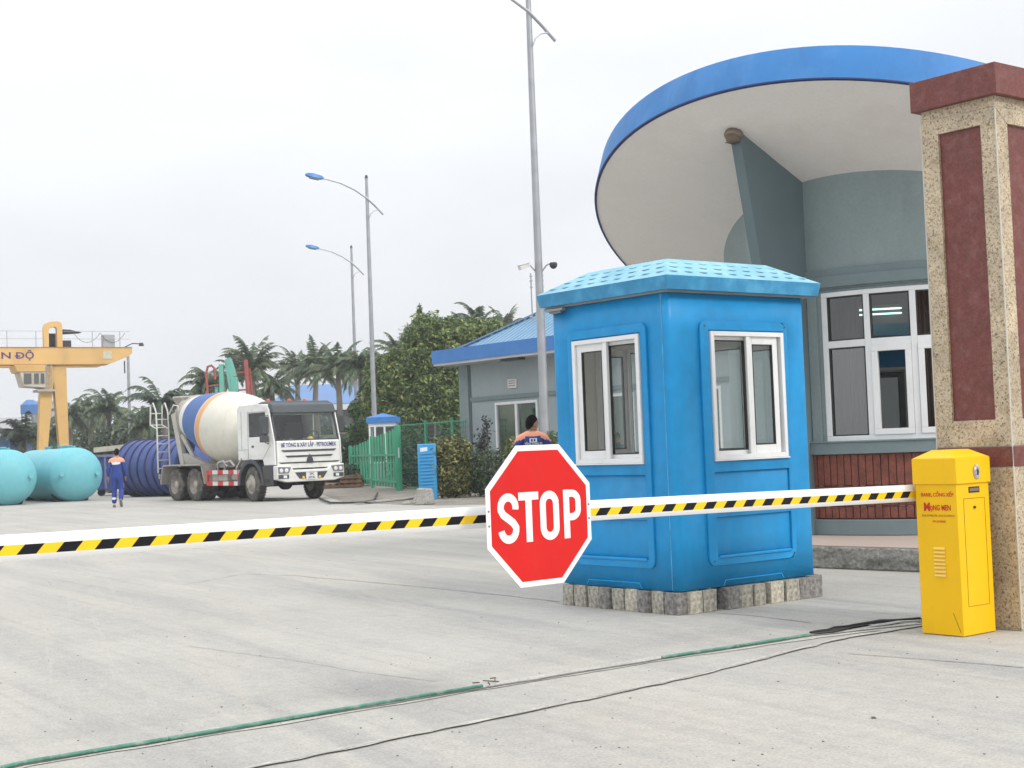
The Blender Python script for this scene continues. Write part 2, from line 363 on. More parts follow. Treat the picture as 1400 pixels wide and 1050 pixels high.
for i in range(260):
    px=rnd.uniform(-20,1420); py=rnd.uniform(700,1060)
    if px>750 and py<850: continue
    p=gp(px,py); s=rnd.uniform(.002,.0055)*(1.8 if rnd.random()<.06 else 1)
    b.hexa([(p.x+dx*s*rnd.uniform(.6,1.3),p.y+dy*s*rnd.uniform(.6,1.3),z) for z,k in ((0,1),(s*.9,.6)) for dx,dy in ((-1,-1),(1,-1),(1,1),(-1,1))])
tag(b.build('grit',mat('grit_grey',(.2,.19,.17),.95,var=.4,scale=2)),kind='stuff')
# ================================================================== guard booth
BLUE=mat('booth_blue',(.008,.26,.57),.42,spec=.3,var=.10,scale=1.3,fine=.05,fscale=9,dirt=(.05,.30,.58),damt=.28,dscale=(2.,2.,.8),dirt2=(.22,.30,.36),damt2=.10,dscale2=(9,9,1.1),bump=.12,bscale=7,dist=.02)
BLUEF=mat('booth_fascia_blue',(.03,.26,.50),.45,var=.2,scale=5,dirt=(.12,.42,.6),damt=.6,dscale=(5,5,5))
BROOF=mat('booth_roof_cyan',(.21,.45,.56),.6,spec=.3,var=.12,scale=4,dirt=(.36,.52,.56),damt=.55,dscale=(4,4,4))
CREAM=mat('booth_lining_cream',(.74,.72,.63),.6,var=.05)
GLASS=glassmat('clear_glass',(.93,.96,.95),1.0)
GLASSD=glassmat('tinted_glass',(.60,.70,.68),2.2)
SEAL=mat('window_seal_black',(.03,.03,.03),.6)
W_,D_=1.66,1.47; ZB,ZT=.187,2.62
booth=thing('guard_booth','bright blue fibreglass guard booth with cyan roof standing on grey stone blocks','guard booth',(1.27,11.75,0),TH)
def ringpts(W,D,r,inset=0):
    pts=[]  # plan outline, ccw, starting on near-left corner; returns list (x,y)
    for (cx,cy,a0) in ((r,r,PI),(W-r,r,1.5*PI),(W-r,D-r,0),(r,D-r,PI/2)):
        for k in range(5):
            a=a0+k*PI/8; pts.append((cx+(r-inset)*math.cos(a),cy+(r-inset)*math.sin(a)))
    return pts
# wall shell with four window openings
win={'F':(.455,1.34),'R':(.30,1.17),'K':(.32,1.205),'L':(.325,1.165)}   # front(y=0) right(x=W) back(y=D) left(x=0); measured along each face
corner=ringpts(W_,D_,.05); ol=[];openf=[]
def seg(a,b_):
    ol.append(a);openf.append(b_)
for k in range(5): seg(corner[k],0)
for k,x in enumerate((.455,1.34)): seg((x,0),1 if k==0 else 0)
for k in range(5,10): seg(corner[k],0)
for k,y in enumerate((.30,1.17)): seg((W_,y),1 if k==0 else 0)
for k in range(10,15): seg(corner[k],0)
for k,x in enumerate((1.34,.455)): seg((x,D_),1 if k==0 else 0)
for k in range(15,20): seg(corner[k],0)
for k,y in enumerate((1.165,.325)): seg((0,y),1 if k==0 else 0)
b=MB(); zs=[ZB,.6,1.225,2.285,ZT]; n=len(ol)
b.add([(x,y,z) for z in zs for x,y in ol],[(r*n+i,r*n+(i+1)%n,(r+1)*n+(i+1)%n,(r+1)*n+i) for r in range(4) for i in range(n) if not (openf[i] and r==2)])
b.build('booth_wall',[BLUE,CREAM],booth,solid=.045,mo=1)
b=MB(); b.prism([(.05,.05),(W_-.05,.05),(W_-.05,D_-.05),(.05,D_-.05)],ZB+.02,ZB+.07); b.build('booth_floor',CREAM,booth)
# raised rim panels on every face (window surround above, two sunk panels below)
def arc(cx,cy,r,a0,a1,k=5): return [(cx+r*math.cos(a0+(a1-a0)*i/(k-1)),cy+r*math.sin(a0+(a1-a0)*i/(k-1))) for i in range(k)]
def panel(fr,w0,w1,x0,x1):
    """fr=(origin,U,V,outward)"""
    us=[x0,w0-.012,w1+.012,x1]; vs_=[.362,.43,.757,.805,1.125,1.213,2.297,2.37]; r=.085
    b=MB(); o,U,V,Wn=[Vector(q) for q in fr]; t=.02
    pts={}
    def vert(i,j): return (us[i],vs_[j])
    loops=[]
    for i in range(3):
        for j in range(7):
            if i==1 and j in (1,3,5): continue
            a,c,d,e=vert(i,j),vert(i+1,j),vert(i+1,j+1),vert(i,j+1)
            loops.append([a,c,d,e])
    # soften the outer corners
    def fix(l):
        out=[]
        for (u,v) in l:
            cu=-1 if abs(u-us[0])<1e-6 else (1 if abs(u-us[3])<1e-6 else 0); cv=-1 if abs(v-vs_[0])<1e-6 else (1 if abs(v-vs_[7])<1e-6 else 0)
            if cu and cv:
                rx=.062; cx=u-cu*rx; cy=v-cv*rx
                a0={(-1,-1):PI,(1,-1):1.5*PI,(1,1):0,(-1,1):PI/2}[(cu,cv)]
                out+=arc(cx,cy,rx,a0,a0+PI/2)
            else: out.append((u,v))
        return out
    idx={}; V_=[];F_=[]
    for l in loops:
        f=[]
        for (u,v) in fix(l):
            k=(round(u,4),round(v,4))
            if k not in idx: idx[k]=len(V_); V_.append(o+U*u+V*v+Wn*t)
            f.append(idx[k])
        F_.append(tuple(f))
    b.add(V_,F_); ob=b.build('raised_panel',BLUE,booth,solid=.0195,bev=.009,seg=3)
    b=MB()
    nx0,nx1=(w0+.05,w1-.1)
    b.stroke([(nx0,ZB+.004),(nx0+.03,ZB+.05),(nx1-.03,ZB+.05),(nx1,ZB+.004)],.009,0,.006,fr); b.build('base_notch',BLUE,booth)
    for (v0,v1) in ((.43,.757),(.805,1.125)):   # sloping ledge of each sunk panel
        b=MB(); b.prism([(w0+.0,v0-.012),(w1-.0,v0-.012),(w1-.012,v0+.012),(w0+.012,v0+.012)],.012,.03,fr); b.build('panel_ledge',BLUE,booth,bev=.006)
frF=((0,-.0005,0),(1,0,0),(0,0,1),(0,-1,0)); frL=((-.0005,D_,0),(0,-1,0),(0,0,1),(-1,0,0))
frR=((W_+.0005,0,0),(0,1,0),(0,0,1),(1,0,0)); frK=((W_,D_+.0005,0),(-1,0,0),(0,0,1),(0,1,0))
panel(frF,.455,1.34,.345,1.40); panel(frL,D_-1.165,D_-.325,D_-1.235,D_-.245); panel(frR,.30,1.17,.21,1.26); panel(frK,.32,1.205,.23,1.30)
def booth_window(fr,w0,w1,z0,z1,open_left):
    o,U,V,Wn=[Vector(q) for q in fr]; F=(o,U,V,Wn)
    fm=MB(); t=.038; d0,d1=-.055,.034
    def bx(a,b_,c,d,e=d0,f=d1,mb=fm): mb.prism([(a,c),(b_,c),(b_,d),(a,d)],e,f,F)
    bx(w0,w0+t,z0,z1); bx(w1-t,w1,z0,z1); bx(w0+t,w1-t,z1-t,z1); bx(w0+t,w1-t,z0,z0+t); bx(w0-.012,w1+.012,z0-.012,z0-.001,.02,.042)
    win_=fm.build('window',FRAMEW,booth,bev=.003)
    mid=(w0+w1)/2
    def sash(a,b_,e,f,tt,nm='sash'):
        s=MB(); bx(a,a+tt,z0+t,z1-t,e,f,s); bx(b_-tt,b_,z0+t,z1-t,e,f,s); bx(a+tt,b_-tt,z1-t-tt*1.05,z1-t,e,f,s); bx(a+tt,b_-tt,z0+t,z0+t+tt*1.15,e,f,s)
        s.build(nm,FRAMEW,win_,bev=.003)
        q=MB(); g0=.009
        for (x0_,x1_,y0_,y1_) in ((a+tt,a+tt+g0,z0+t+tt*1.15,z1-t-tt*1.05),(b_-tt-g0,b_-tt,z0+t+tt*1.15,z1-t-tt*1.05),(a+tt,b_-tt,z1-t-tt*1.05-g0,z1-t-tt*1.05),(a+tt,b_-tt,z0+t+tt*1.15,z0+t+tt*1.15+g0)): bx(x0_,x1_,y0_,y1_,e+.004,f+.001,q)
        q.build('seal',SEAL,win_)
        gz=MB(); gz.add([o+U*uu+V*vv+Wn*((e+f)/2) for uu,vv in ((a+tt*.8,z0+t+tt*.8),(b_-tt*.8,z0+t+tt*.8),(b_-tt*.8,z1-t-tt*.8),(a+tt*.8,z1-t-tt*.8))],[(0,1,2,3)]); gz.build('pane',GLASS,win_)
    # thick sliding sash and slim fixed light
    if open_left: # sash on the left half
        sash(w0+t+.004,mid+.01,-.012,.014,.062); sash(mid-.03,w1-t-.002,-.045,-.016,.03)
    else:
        sash(mid+.0,w1-t-.03,-.012,.014,.062); sash(w0+t+.002,mid+.03,-.045,-.016,.03)
    m=MB(); bx(mid-.018,mid+.022,z0+t,z1-t,.0145,.03,m); m.build('mullion',FRAMEW,win_,bev=.003)
    return win_
booth_window(frF,.455,1.34,1.225,2.285,False)
booth_window(frL,D_-1.165,D_-.325,1.225,2.285,True)
booth_window(frR,.30,1.17,1.225,2.285,True)
booth_window(frK,.32,1.205,1.225,2.285,False)
# roof
e=.10; zf0,zf1,zt=2.612,2.722,2.905; ins=.33
b=MB(); x0,x1,y0,y1=-.085,W_+.12,-.10,D_+.09
o0=[(x0+.02,y0+.02),(x1-.02,y0+.02),(x1-.02,y1-.02),(x0+.02,y1-.02)]; o1=[(x0,y0),(x1,y0),(x1,y1),(x0,y1)]; o2=[(x0+ins,y0+ins),(x1-ins,y0+ins),(x1-ins,y1-ins),(x0+ins,y1-ins)]
Vv=[(*p,zf0) for p in o0]+[(*p,zf1) for p in o1]+[(p[0]+(.022 if p[0]<0 else -.022),p[1]+(.022 if p[1]<0 else -.022),zf1+.012) for p in o1]+[(*p,zt) for p in o2]
b.add(Vv,[(3,2,1,0)],0)
for k in range(4): b.add(Vv,[(k,(k+1)%4,4+(k+1)%4,4+k)],0); 
for r in (1,2):
    for k in range(4): b.add(Vv,[(4*r+k,4*r+(k+1)%4,4*r+4+(k+1)%4,4*r+4+k)],1)
b.add(Vv,[(12,13,14,15)],1)
# moulded scallop tiles: three rows on each slope
def crescents(p0,p1,q0,q1,nrm):
    p0,p1,q0,q1=[Vector(v) for v in (p0,p1,q0,q1)]
    for row,fv in enumerate((.2,.48,.76)):
        a=p0.lerp(q0,fv); c=p1.lerp(q1,fv); Ls=(c-a).length; k=int(Ls/.165); ex=(c-a).normalized(); ey=(q0.lerp(q1,.5)-p0.lerp(p1,.5)).normalized(); nn=ex.cross(ey); 
        if nn.z<0: nn=-nn
        for i in range(k):
            o=a+ex*((i+.5)*Ls/k)
            top=[];bot=[]
            for j in range(7):
                t_=(j/6-.5)*2; u=t_*.05; vt=-.012*(1-t_*t_)*1.6+.012; thick=.022*(1-t_*t_)+.002
                top.append(o+ex*u+ey*(vt+thick)); bot.append(o+ex*u+ey*vt)
            h=[.003*(1-((j/6-.5)*2)**2)+.001 for j in range(7)]
            vv=[t for t in top]+[q+nn*hh for q,hh in zip(bot,h)]+[q-ey*.003 for q in bot]
            b.add(vv,[(7+j,8+j,1+j,j) for j in range(6)]+[(14+j,15+j,8+j,7+j) for j in range(6)],1)
for k in range(4):
    k2=(k+1)%4; crescents((*o1[k],zf1+.012),(*o1[k2],zf1+.012),(*o2[k],zt),(*o2[k2],zt),None)
b.build('roof',[BLUEF,BROOF],booth,bev=.006)
b=MB(); b.prism([(.0-.03,-.03),(W_+.03,-.03),(W_+.03,D_+.03),(-.03,D_+.03)],2.596,2.6115); b.build('eave_seal',mat('old_sealant',(.3,.3,.28),.8),booth)
b=MB(); b.bar((-.06,D_-.25,2.575),(-.06,D_-.02,2.575),.04,.02); b.tube([(-.045,D_-.2,2.56),(-.045,D_-.05,2.56)],.014,8); b.build('eave_light',mat('dull_metal',(.3,.3,.3),.4,.5),booth)
b=MB(); b.box(-.003,.001,.066,.072,ZB+.01,2.59); b.build('mould_seam',mat('seam_pale_blue',(.10,.36,.60),.5,var=.3,scale=8),booth)
for (x,z) in ((.40,2.33),(1.37,2.33),(.40,.40),(1.37,.40)):
    b=MB(); b.tube([(x,-.026,z),(x,-.02,z)],.008,8)
    b.build('rivet',mat('rivet_rust',(.12,.10,.09),.6),booth)
# paving blocks under the booth
STONE=[mat('stone_a',(.38,.36,.305),.92,var=.3,scale=7,fine=.35,fscale=35,bump=.6,bscale=34,dist=.01,dirt=(.09,.09,.08),damt=.7,dscale=(7,7,7)),
       mat('stone_b',(.25,.24,.225),.92,var=.3,scale=7,fine=.35,fscale=30,bump=.7,bscale=34,dist=.012,dirt=(.06,.06,.055),damt=.8,dscale=(8,8,8)),
       mat('stone_c',(.50,.46,.38),.92,var=.25,scale=7,fine=.3,fscale=35,bump=.5,bscale=34,dist=.01,dirt=(.12,.11,.09),damt=.5,dscale=(6,6,6))]
def stone(lx,ly,sx,sy,sz,mi,label,seed):
    rr=random.Random(seed); b=MB(); n=5; vs=[];idx={}
    def P(i,j,k):
        key=(i,j,k)
        if key not in idx:
            x,y,z=i/(n-1)-.5,j/(n-1)-.5,k/(n-1)
            d=noise.noise(Vector((x*2.5+seed,y*2.5,z*2.5)))*.006
            f=1-.015*(abs(2*x)**6*abs(2*y)**6)-.012*(abs(2*z-1)**8)
            idx[key]=len(vs); vs.append((x*sx*f+d*(abs(2*x)>.9)*(1 if x>0 else -1),y*sy*f+d*(abs(2*y)>.9)*(1 if y>0 else -1),z*sz-(0 if k<n-1 else 0)))
        return idx[key]
    fs=[]
    for i in range(n-1):
        for j in range(n-1):
            fs+=[(P(i,j,0),P(i,j+1,0),P(i+1,j+1,0),P(i+1,j,0)),(P(i,j,n-1),P(i+1,j,n-1),P(i+1,j+1,n-1),P(i,j+1,n-1)),
                 (P(i,0,j),P(i+1,0,j),P(i+1,0,j+1),P(i,0,j+1)),(P(i,n-1,j),P(i,n-1,j+1),P(i+1,n-1,j+1),P(i+1,n-1,j)),
                 (P(0,i,j),P(0,i,j+1),P(0,i+1,j+1),P(0,i+1,j)),(P(n-1,i,j),P(n-1,i+1,j),P(n-1,i+1,j+1),P(n-1,i,j+1))]
    b.add(vs,fs); o=b.build('paving_block',STONE[mi],bev=.004,ang=40)
    p=Vector((1.27,11.75,0))+A3*lx+B3*ly; o.location=(p.x,p.y,0); o.rotation_euler=(0,0,TH+rr.uniform(-.05,.05))
    tag(o,label,'stone block','stone blocks the blue booth stands on')
ords=['first','second','third','fourth','fifth','sixth','seventh','eighth','ninth','tenth']
tone=['worn beige stone block','dark speckled stone block','pale dusty stone block']
seqL=[1,0,1,2,0,1,0,0,0]; ys=[.04+.16*i for i in range(9)]
for i,y in enumerate(ys):
    stone(.06+.012*math.sin(i*2.3),y+.035,.17,.146-.005*(i%3),.178+.004*(i%2),seqL[i],f'{tone[seqL[i]]} under the booth, left face, {ords[i]} from its near corner',30+i)
seqR=[2,0,1,0,0,2,0,1]; xr=[.085,.245,.50,.66,.81,1.03,1.22,1.395]; wr=[.13,.15,.17,.14,.13,.16,.16,.15]
for i,x in enumerate(xr):
    stone(x+.07,.055-(.02 if i>1 else 0)+.01*(i%2),wr[i],.2,.178,seqR[i],f'{tone[seqR[i]]} under the booth, right face, {ords[i]} from its near corner',60+i)
stone(1.60,.06,.16,.22,.19,1,'rough scored stone block sticking out at the right end of the booth',90)
# ================================================================== yellow barrier cabinet
YEL=mat('cabinet_yellow',(.86,.50,.0),.4,spec=.3,var=.03,scale=2,dirt2=(.45,.30,.05),damt2=.15,dscale2=(9,9,3))
REDT=mat('red_lettering',(.55,.015,.01),.5)
cabo=thing('barrier_cabinet','yellow metal barrier cabinet with red lettering beside the granite pillar','barrier cabinet',(2.975,9.913,0),TH)
CW,CD=.368,.335
b=MB(); b.box(0,CW,0,CD,.004,1.035); b.build('body',YEL,cabo,bev=.004)
b=MB(); k=.012; b.prism([(-k,-k),(CW+k,-k),(CW+k,CD+k),(-k,CD+k)],1.03,1.205)
b.build('lid',YEL,cabo,bev=.003)
b=MB(); q=.085; lo=[(-k,-k),(CW+k,-k),(CW+k,CD+k),(-k,CD+k)]; hi=[(q,q),(CW-q,q),(CW-q,CD-q),(q,CD-q)]
b.add([(x,y,1.2055) for x,y in lo]+[(x,y,1.262) for x,y in hi],[(3,2,1,0),(0,1,5,4),(1,2,6,5),(2,3,7,6),(3,0,4,7),(4,5,6,7)]); b.build('lid_top',YEL,cabo,bev=.004)
b=MB()
for i in range(8):
    z=.40+i*.0262; fr=((-.0005,.160,z),(0,-1,0),(0,0,1),(-1,0,0))
    b.prism([(-.045,0),(.045,0),(.045,.004),(-.045,.004)],0,.009,fr)
    b.add([Vector((-.0005,.205,z+.004)),Vector((-.0005,.115,z+.004)),Vector((-.0105,.115,z+.004)),Vector((-.0105,.205,z+.004)),Vector((-.0005,.205,z+.017)),Vector((-.0005,.115,z+.017))],[(0,3,2,1),(3,0,4),(2,5,1),(3,4,5,2)])
b.build('vent_louvres',mat('louvre_yellow',(.88,.58,.09),.35),cabo)
SEAM=mat('panel_seam',(.35,.19,.002),.6)
b=MB()
for (x0_,x1_,z0_,z1_) in ((.07,.31,.925,.929),(.07,.073,.20,.925),(.31,.313,.20,.925),(.07,.31,.197,.20)): b.box(x0_,x1_,-.0025,.0005,z0_,z1_)
b.build('door_seam',SEAM,cabo)
b=MB(); b.tube([(.19,-.010,.865),(.19,.001,.865)],.010,12); b.build('lock',mat('lock_metal',(.12,.10,.05),.3,.8),cabo)
b=MB(); b.box(.135,.255,-.004,.0005,.965,1.005); pl=b.build('maker_plate',mat('plate_black',(.02,.02,.02),.4),cabo)
b=MB(); mm=mat('plate_print',(.30,.27,.2),.5)
for i in range(9): b.box(.145+i*.0115,.151+i*.0115,-.006,-.0035,.975,.996)
b.build('plate_printing',mm,pl)
# silver gear emblem on the lid
b=MB(); prof=[]; n=28; cx,cz=.215,1.105; pts=[]
for i in range(n*2):
    r_=.046 if i%2==0 else .037; a=2*PI*i/(2*n); pts.append((r_*math.cos(a)*.86,r_*math.sin(a)*1.15))
fr=((cx,-k-.0005,cz),(1,0,0),(0,0,1),(0,-1,0)); b.prism(pts,0,.006,fr)
ring=[(.030*math.cos(2*PI*i/24)*.86,.030*math.sin(2*PI*i/24)*1.15) for i in range(24)]; b.prism(ring,.006,.011,fr)
eb=b.build('emblem',mat('silver_emblem',(.6,.6,.6),.3,.8,var=.2,scale=50),cabo,bev=.001)
b=MB(); b.prism([(-.012,-.02),(.006,-.022),(.014,.0),(.004,.024),(-.010,.014),(-.004,0)],.011,.014,fr); b.build('emblem_figure',mat('emblem_dark',(.08,.08,.09),.4,.6),eb)
frc=lambda y,z:((-.0008,y,z),(0,-1,0),(0,0,1),(-1,0,0))
text('BARIE, CỔNG XẾP',.034,frc(.158,.957),'lettering',REDT,cabo,bold=.0006,depth=.0006,maxw=.262)
text('ọNG MEN',.052,frc(.135,.868),'lettering',REDT,cabo,bold=.0012,depth=.0006,maxw=.165); text('M',.078,frc(.245,.872),'lettering',REDT,cabo,bold=.003,depth=.0006,maxw=.05)
text('024.37940270, 024.22144010',.020,frc(.158,.815),'lettering',mat('small_print',(.36,.10,.01),.5),cabo,depth=.0005,maxw=.262)
text('0913530000',.021,frc(.150,.775),'lettering',REDT,cabo,depth=.0005,maxw=.105)
b=MB(); b.bar((-.001,.075,.16),(-.001,.02,.03),.003,.004); b.build('scratch',SEAM,cabo)
# anchor feet shadow gap and white conduit behind
b=MB(); b.prism([(.02,.02),(CW-.02,.02),(CW-.02,CD-.02),(.02,CD-.02)],.0,.0038); b.build('foot_frame',DARK,cabo)
# ================================================================== barrier arm
P0=Vector((2.797,10.27,.967)); P1=Vector((-2.227,6.31,1.044)); U=(P1-P0).normalized(); N_=Vector((-U.y,U.x,0)); N_=N_ if N_.y<0 else -N_; N_.normalize(); Vn=U.cross(N_); Vn=Vn if Vn.z>0 else -Vn
ARMW=mat('arm_white',(.80,.80,.79),.3,var=.02,coat=.2); ARMY=mat('tape_yellow',(.88,.56,.003),.35,var=.03); ARMB=mat('tape_black',(.010,.010,.014),.5,spec=.15)
arm=thing('boom_barrier','long white boom pole with yellow and black slanted stripes reaching across the gate','barrier arm',P0,0)
a0,a1=-.16,8.2
def cen(t): return U*t+Z3*(.012*math.sin(max(0,min(1,t/6.3))*PI))
sec=[(-.0225,-.036),(-.008,-.058),(.008,-.058),(.0225,-.036),(.0225,.034),(.008,.058),(-.008,.058),(-.0225,.034)]
b=MB(); K=30; vs=[]
for i in range(K+1):
    t=a0+(a1-a0)*i/K; c=cen(t)
    vs+=[c+N_*u+Vn*v for u,v in sec]
b.add(vs,[(i*8+j,i*8+(j+1)%8,i*8+8+(j+1)%8,i*8+8+j) for i in range(K) for j in range(8)]+[tuple(range(7,-1,-1)),tuple(K*8+j for j in range(8))])
b.build('pole',ARMW,arm)
# striped tape on both faces
for sgn in (1,-1):
    b=MB(); per=.0875; t=a0+.02; i=0
    while t<a1-.1:
        t2=t+per; sl=-.038; vv=[]
        v0,v1=-.030,.013
        for (tt,v) in ((t,v0),(t2,v0),(t2+sl,v1),(t+sl,v1)): vv.append(cen(tt)+N_*(.0232*sgn)+Vn*v)
        b.add(vv,[(0,1,2,3)],i%2); i+=1; t=t2
    b.build('stripe_tape',[ARMY,ARMB],arm)
# stop sign fixed on the arm
sg=at(738.5,704,7.95); 
sign=thing('stop_sign','red octagonal STOP sign with white border hanging on the barrier arm','stop sign',sg,R(41)); sign.scale=(.968,1,.968)
SR=mat('sign_red',(.62,.010,.008),.45,var=.05,spec=.3,dirt2=(.55,.12,.10),damt2=.12,dscale2=(6,6,3)); SW=mat('sign_white',(.84,.84,.84),.35,var=.02)
fr=((0,0,0),(1,0,0),(0,0,1),(0,-1,0))
def octo(r): c=r/math.cos(PI/8); return [(c*math.cos(PI/8+k*PI/4),c*math.sin(PI/8+k*PI/4)) for k in range(8)]
b=MB(); b.prism(octo(.392),-.004,0,fr); b.build('plate',SW,sign,bev=.001)
b=MB(); b.prism(octo(.361),.0005,.0015,fr); b.build('red_field',SR,sign)
b=MB(); s_=.044; w0_,w1_=.002,.003
def ell(cx,cy,rx,ry,a0,a1,k=14): return [(cx+rx*math.cos(R(a0+(a1-a0)*i/k)),cy+ry*math.sin(R(a0+(a1-a0)*i/k))) for i in range(k+1)]
H=.116; cy0=-.006
def letter(off,pts): b.stroke([(x+off,y+cy0) for x,y in pts],s_,w0_,w1_,fr,0)
# S
w=.054
S=ell(0,H-w*1.05,w,w*1.05,-12,180)+[(-w,.048),(-w*.7,.022),(w*.6,-.024),(w,-.052)]+ell(0,-H+w*1.05,w,w*1.05,0,-172)
letter(-.237,S)
# T
b.prism([(-.160,cy0+H-.022),(-.012,cy0+H-.022),(-.012,cy0+H+.022),(-.160,cy0+H+.022)],w0_,w1_,fr,0)
b.prism([(-.109,cy0-H-.022),(-.063,cy0-H-.022),(-.063,cy0+H-.022),(-.109,cy0+H-.022)],w0_,w1_,fr,0)
# O
w=.050
O=ell(0,H-w,w,w,0,180)+ell(0,-H+w,w,w,180,360)
O=O+[O[0]]; letter(.070,O)
# P
px_=.178
b.prism([(px_,cy0-H-.022),(px_+.045,cy0-H-.022),(px_+.045,cy0+H+.022),(px_,cy0+H+.022)],w0_,w1_,fr,0)
Pp=[(px_+.044,cy0+H),(px_+.062,cy0+H)]+ell(px_+.064,cy0+H-.044,.050,.044,88,0)+ell(px_+.064,cy0+.026,.050,.044,0,-88)+[(px_+.044,cy0-.018)]
b.stroke(Pp,s_*.92,w0_,w1_,fr,0)
b.build('lettering',SW,sign)
for (u,v) in ((-.376,.04),(-.376,-.04),(.376,.04),(.376,-.04)):
    b=MB(); b.tube([(u,-.004,v),(u,.0,v)],.006,8); b.build('screw',mat('screw_steel',(.3,.3,.32),.3,.9),sign)
for v in (.05,-.05):
    b=MB(); b.bar((-.37,.012,v*1.35),(.37,.012,v*1.35),.014,.02); b.build('bracket',GALV,sign)
# ================================================================== granite pillar
GRAN=mat('granite_beige',(.50,.42,.30),.42,var=.12,scale=3,fine=.32,fscale=30,bump=.05)
def granite():
    m,nt,b=_nt('speckled_granite'); N=nt.nodes.new; L=nt.links.new
    tc=N('ShaderNodeTexCoord'); 
    v=N('ShaderNodeTexVoronoi'); v.inputs['Scale'].default_value=85; L(tc.outputs['Object'],v.inputs['Vector'])
    cr=N('ShaderNodeValToRGB'); e=cr.color_ramp.elements
    e[0].position=0; e[0].color=(.14,.10,.06,1); e[1].position=.2; e[1].color=(.38,.28,.165,1)
    for p,c in ((.45,(.50,.40,.275,1)),(.75,(.58,.495,.36,1)),(1,(.43,.345,.235,1))): x=e.new(p); x.color=c
    L(v.outputs['Color'],cr.inputs['Fac'])
    n=N('ShaderNodeTexNoise'); n.inputs['Scale'].default_value=4; n.inputs['Detail'].default_value=6; L(tc.outputs['Object'],n.inputs['Vector'])
    r=N('ShaderNodeMapRange'); r.inputs['From Min'].default_value=.3; r.inputs['From Max'].default_value=.7; r.inputs['To Min'].default_value=.72; r.inputs['To Max'].default_value=1.15; L(n.outputs['Fac'],r.inputs['Value'])
    m1=N('ShaderNodeMix'); m1.data_type='RGBA'; m1.blend_type='MULTIPLY'; m1.inputs['Factor'].default_value=1; L(cr.outputs['Color'],m1.inputs['A']); L(r.outputs['Result'],m1.inputs['B'])
    n2=N('ShaderNodeTexNoise'); n2.inputs['Scale'].default_value=48; n2.inputs['Detail'].default_value=2; L(tc.outputs['Object'],n2.inputs['Vector'])
    r2=N('ShaderNodeMapRange'); r2.inputs['From Min'].default_value=.60; r2.inputs['From Max'].default_value=.68; r2.inputs['To Max'].default_value=.8; L(n2.outputs['Fac'],r2.inputs['Value'])
    m2=N('ShaderNodeMix'); m2.data_type='RGBA'; L(r2.outputs['Result'],m2.inputs['Factor']); L(m1.outputs['Result'],m2.inputs['A']); m2.inputs['B'].default_value=(.07,.05,.035,1)
    L(m2.outputs['Result'],b.inputs['Base Color']); b.inputs['Roughness'].default_value=.5
    return m
GRAN=granite()
REDG=mat('red_granite',(.150,.038,.030),.5,var=.1,scale=5,fine=.22,fscale=70,dirt=(.5,.36,.34),damt=.12,dscale=(14,14,14))
GROUT=mat('pale_grout',(.55,.53,.47),.8,var=.1)
PS=.615; pil=thing('gate_pillar','tall square gate pillar of beige speckled granite with dark red panels and cap','gate pillar',(3.431,10.10,0),TH)
b=MB(); b.box(0,PS,0,PS,0,1.125); b.build('base',GRAN,pil,bev=.004)
b=MB(); b.box(-.004,PS+.004,-.004,PS+.004,1.13,1.268); b.build('red_band',REDG,pil,bev=.003)
b=MB(); b.box(.006,PS-.006,.006,PS-.006,1.1253,1.1298); b.box(.006,PS-.006,.006,PS-.006,1.2683,1.2737); b.build('grout_joint',GROUT,pil)
# core and granite frames with mitred corners round red panels
b=MB(); b.box(.022,PS-.022,.022,PS-.022,1.274,3.64); b.build('red_panel',REDG,pil)
z0,z1,pz0,pz1=1.274,3.64,1.458,3.53; m0,m1=.14,PS-.122
for fi,(o,U_,Wn) in enumerate((((0,0,0),(1,0,0),(0,-1,0)),((0,PS,0),(0,-1,0),(-1,0,0)),((PS,0,0),(0,1,0),(1,0,0)),((PS,PS,0),(-1,0,0),(0,1,0)))):
    F=(o,U_,(0,0,1),Wn)
    def fpart(outer,inner):
        bb=MB(); t0,t1=-.0215,0.; oo,Ux,Vx,Wx=[Vector(q) for q in F]; g=lambda u,v,w:oo+Ux*u+Vx*v+Wx*w
        n=len(outer)
        # outer edge proud, inner edge chamfered back to the panel
        bb.add([g(*outer[0],t1),g(*outer[1],t1),g(*inner[1],t1),g(*inner[0],t1)],[(0,1,2,3)])
        bb.add([g(*inner[0],t1),g(*inner[1],t1),g(*inner[1],-.03),g(*inner[0],-.03)],[(0,1,2,3)])
        return bb
    c=[(0,z0),(PS,z0),(PS,z1),(0,z1)]; q=[(m0,pz0),(m1,pz0),(m1,pz1),(m0,pz1)]
    if True:
        bb=MB()
        for k in range(4):
            pb=fpart((c[k],c[(k+1)%4]),(q[k],q[(k+1)%4])); bb.add(pb.v,pb.f)
        bb.build('granite_frame',GRAN,pil)
        bb=MB(); oo,Ux,Vx,Wx=[Vector(x) for x in F]
        for k in range(4):
            a=oo+Ux*c[k][0]*1.0+Vx*c[k][1]+Wx*.0002; d=oo+Ux*q[k][0]+Vx*q[k][1]+Wx*.0002
            bb.bar(a,d,.009,.003)
        bb.build('mitre_grout',GROUT,pil)
b=MB()
for x,y in ((0,0),(0,PS),(PS,0)): b.box(x-.004,x+.004,y-.004,y+.004,.02,3.63)
b.build('corner_grout',GROUT,pil)
b=MB(); b.box(-.05,PS+.05,-.05,PS+.05,3.715,3.935); b.build('cap',REDG,pil,bev=.004)
b=MB(); b.box(.001,PS-.001,.001,PS-.001,3.642,3.7148); b.build('cap_neck',GRAN,pil)
b=MB(); b.tube([(-.03,PS-.17,.92),(-.035,PS-.19,.85),(-.035,PS-.19,.25),(-.03,PS-.22,.12),(-.05,PS-.1,.03)],.012,8)
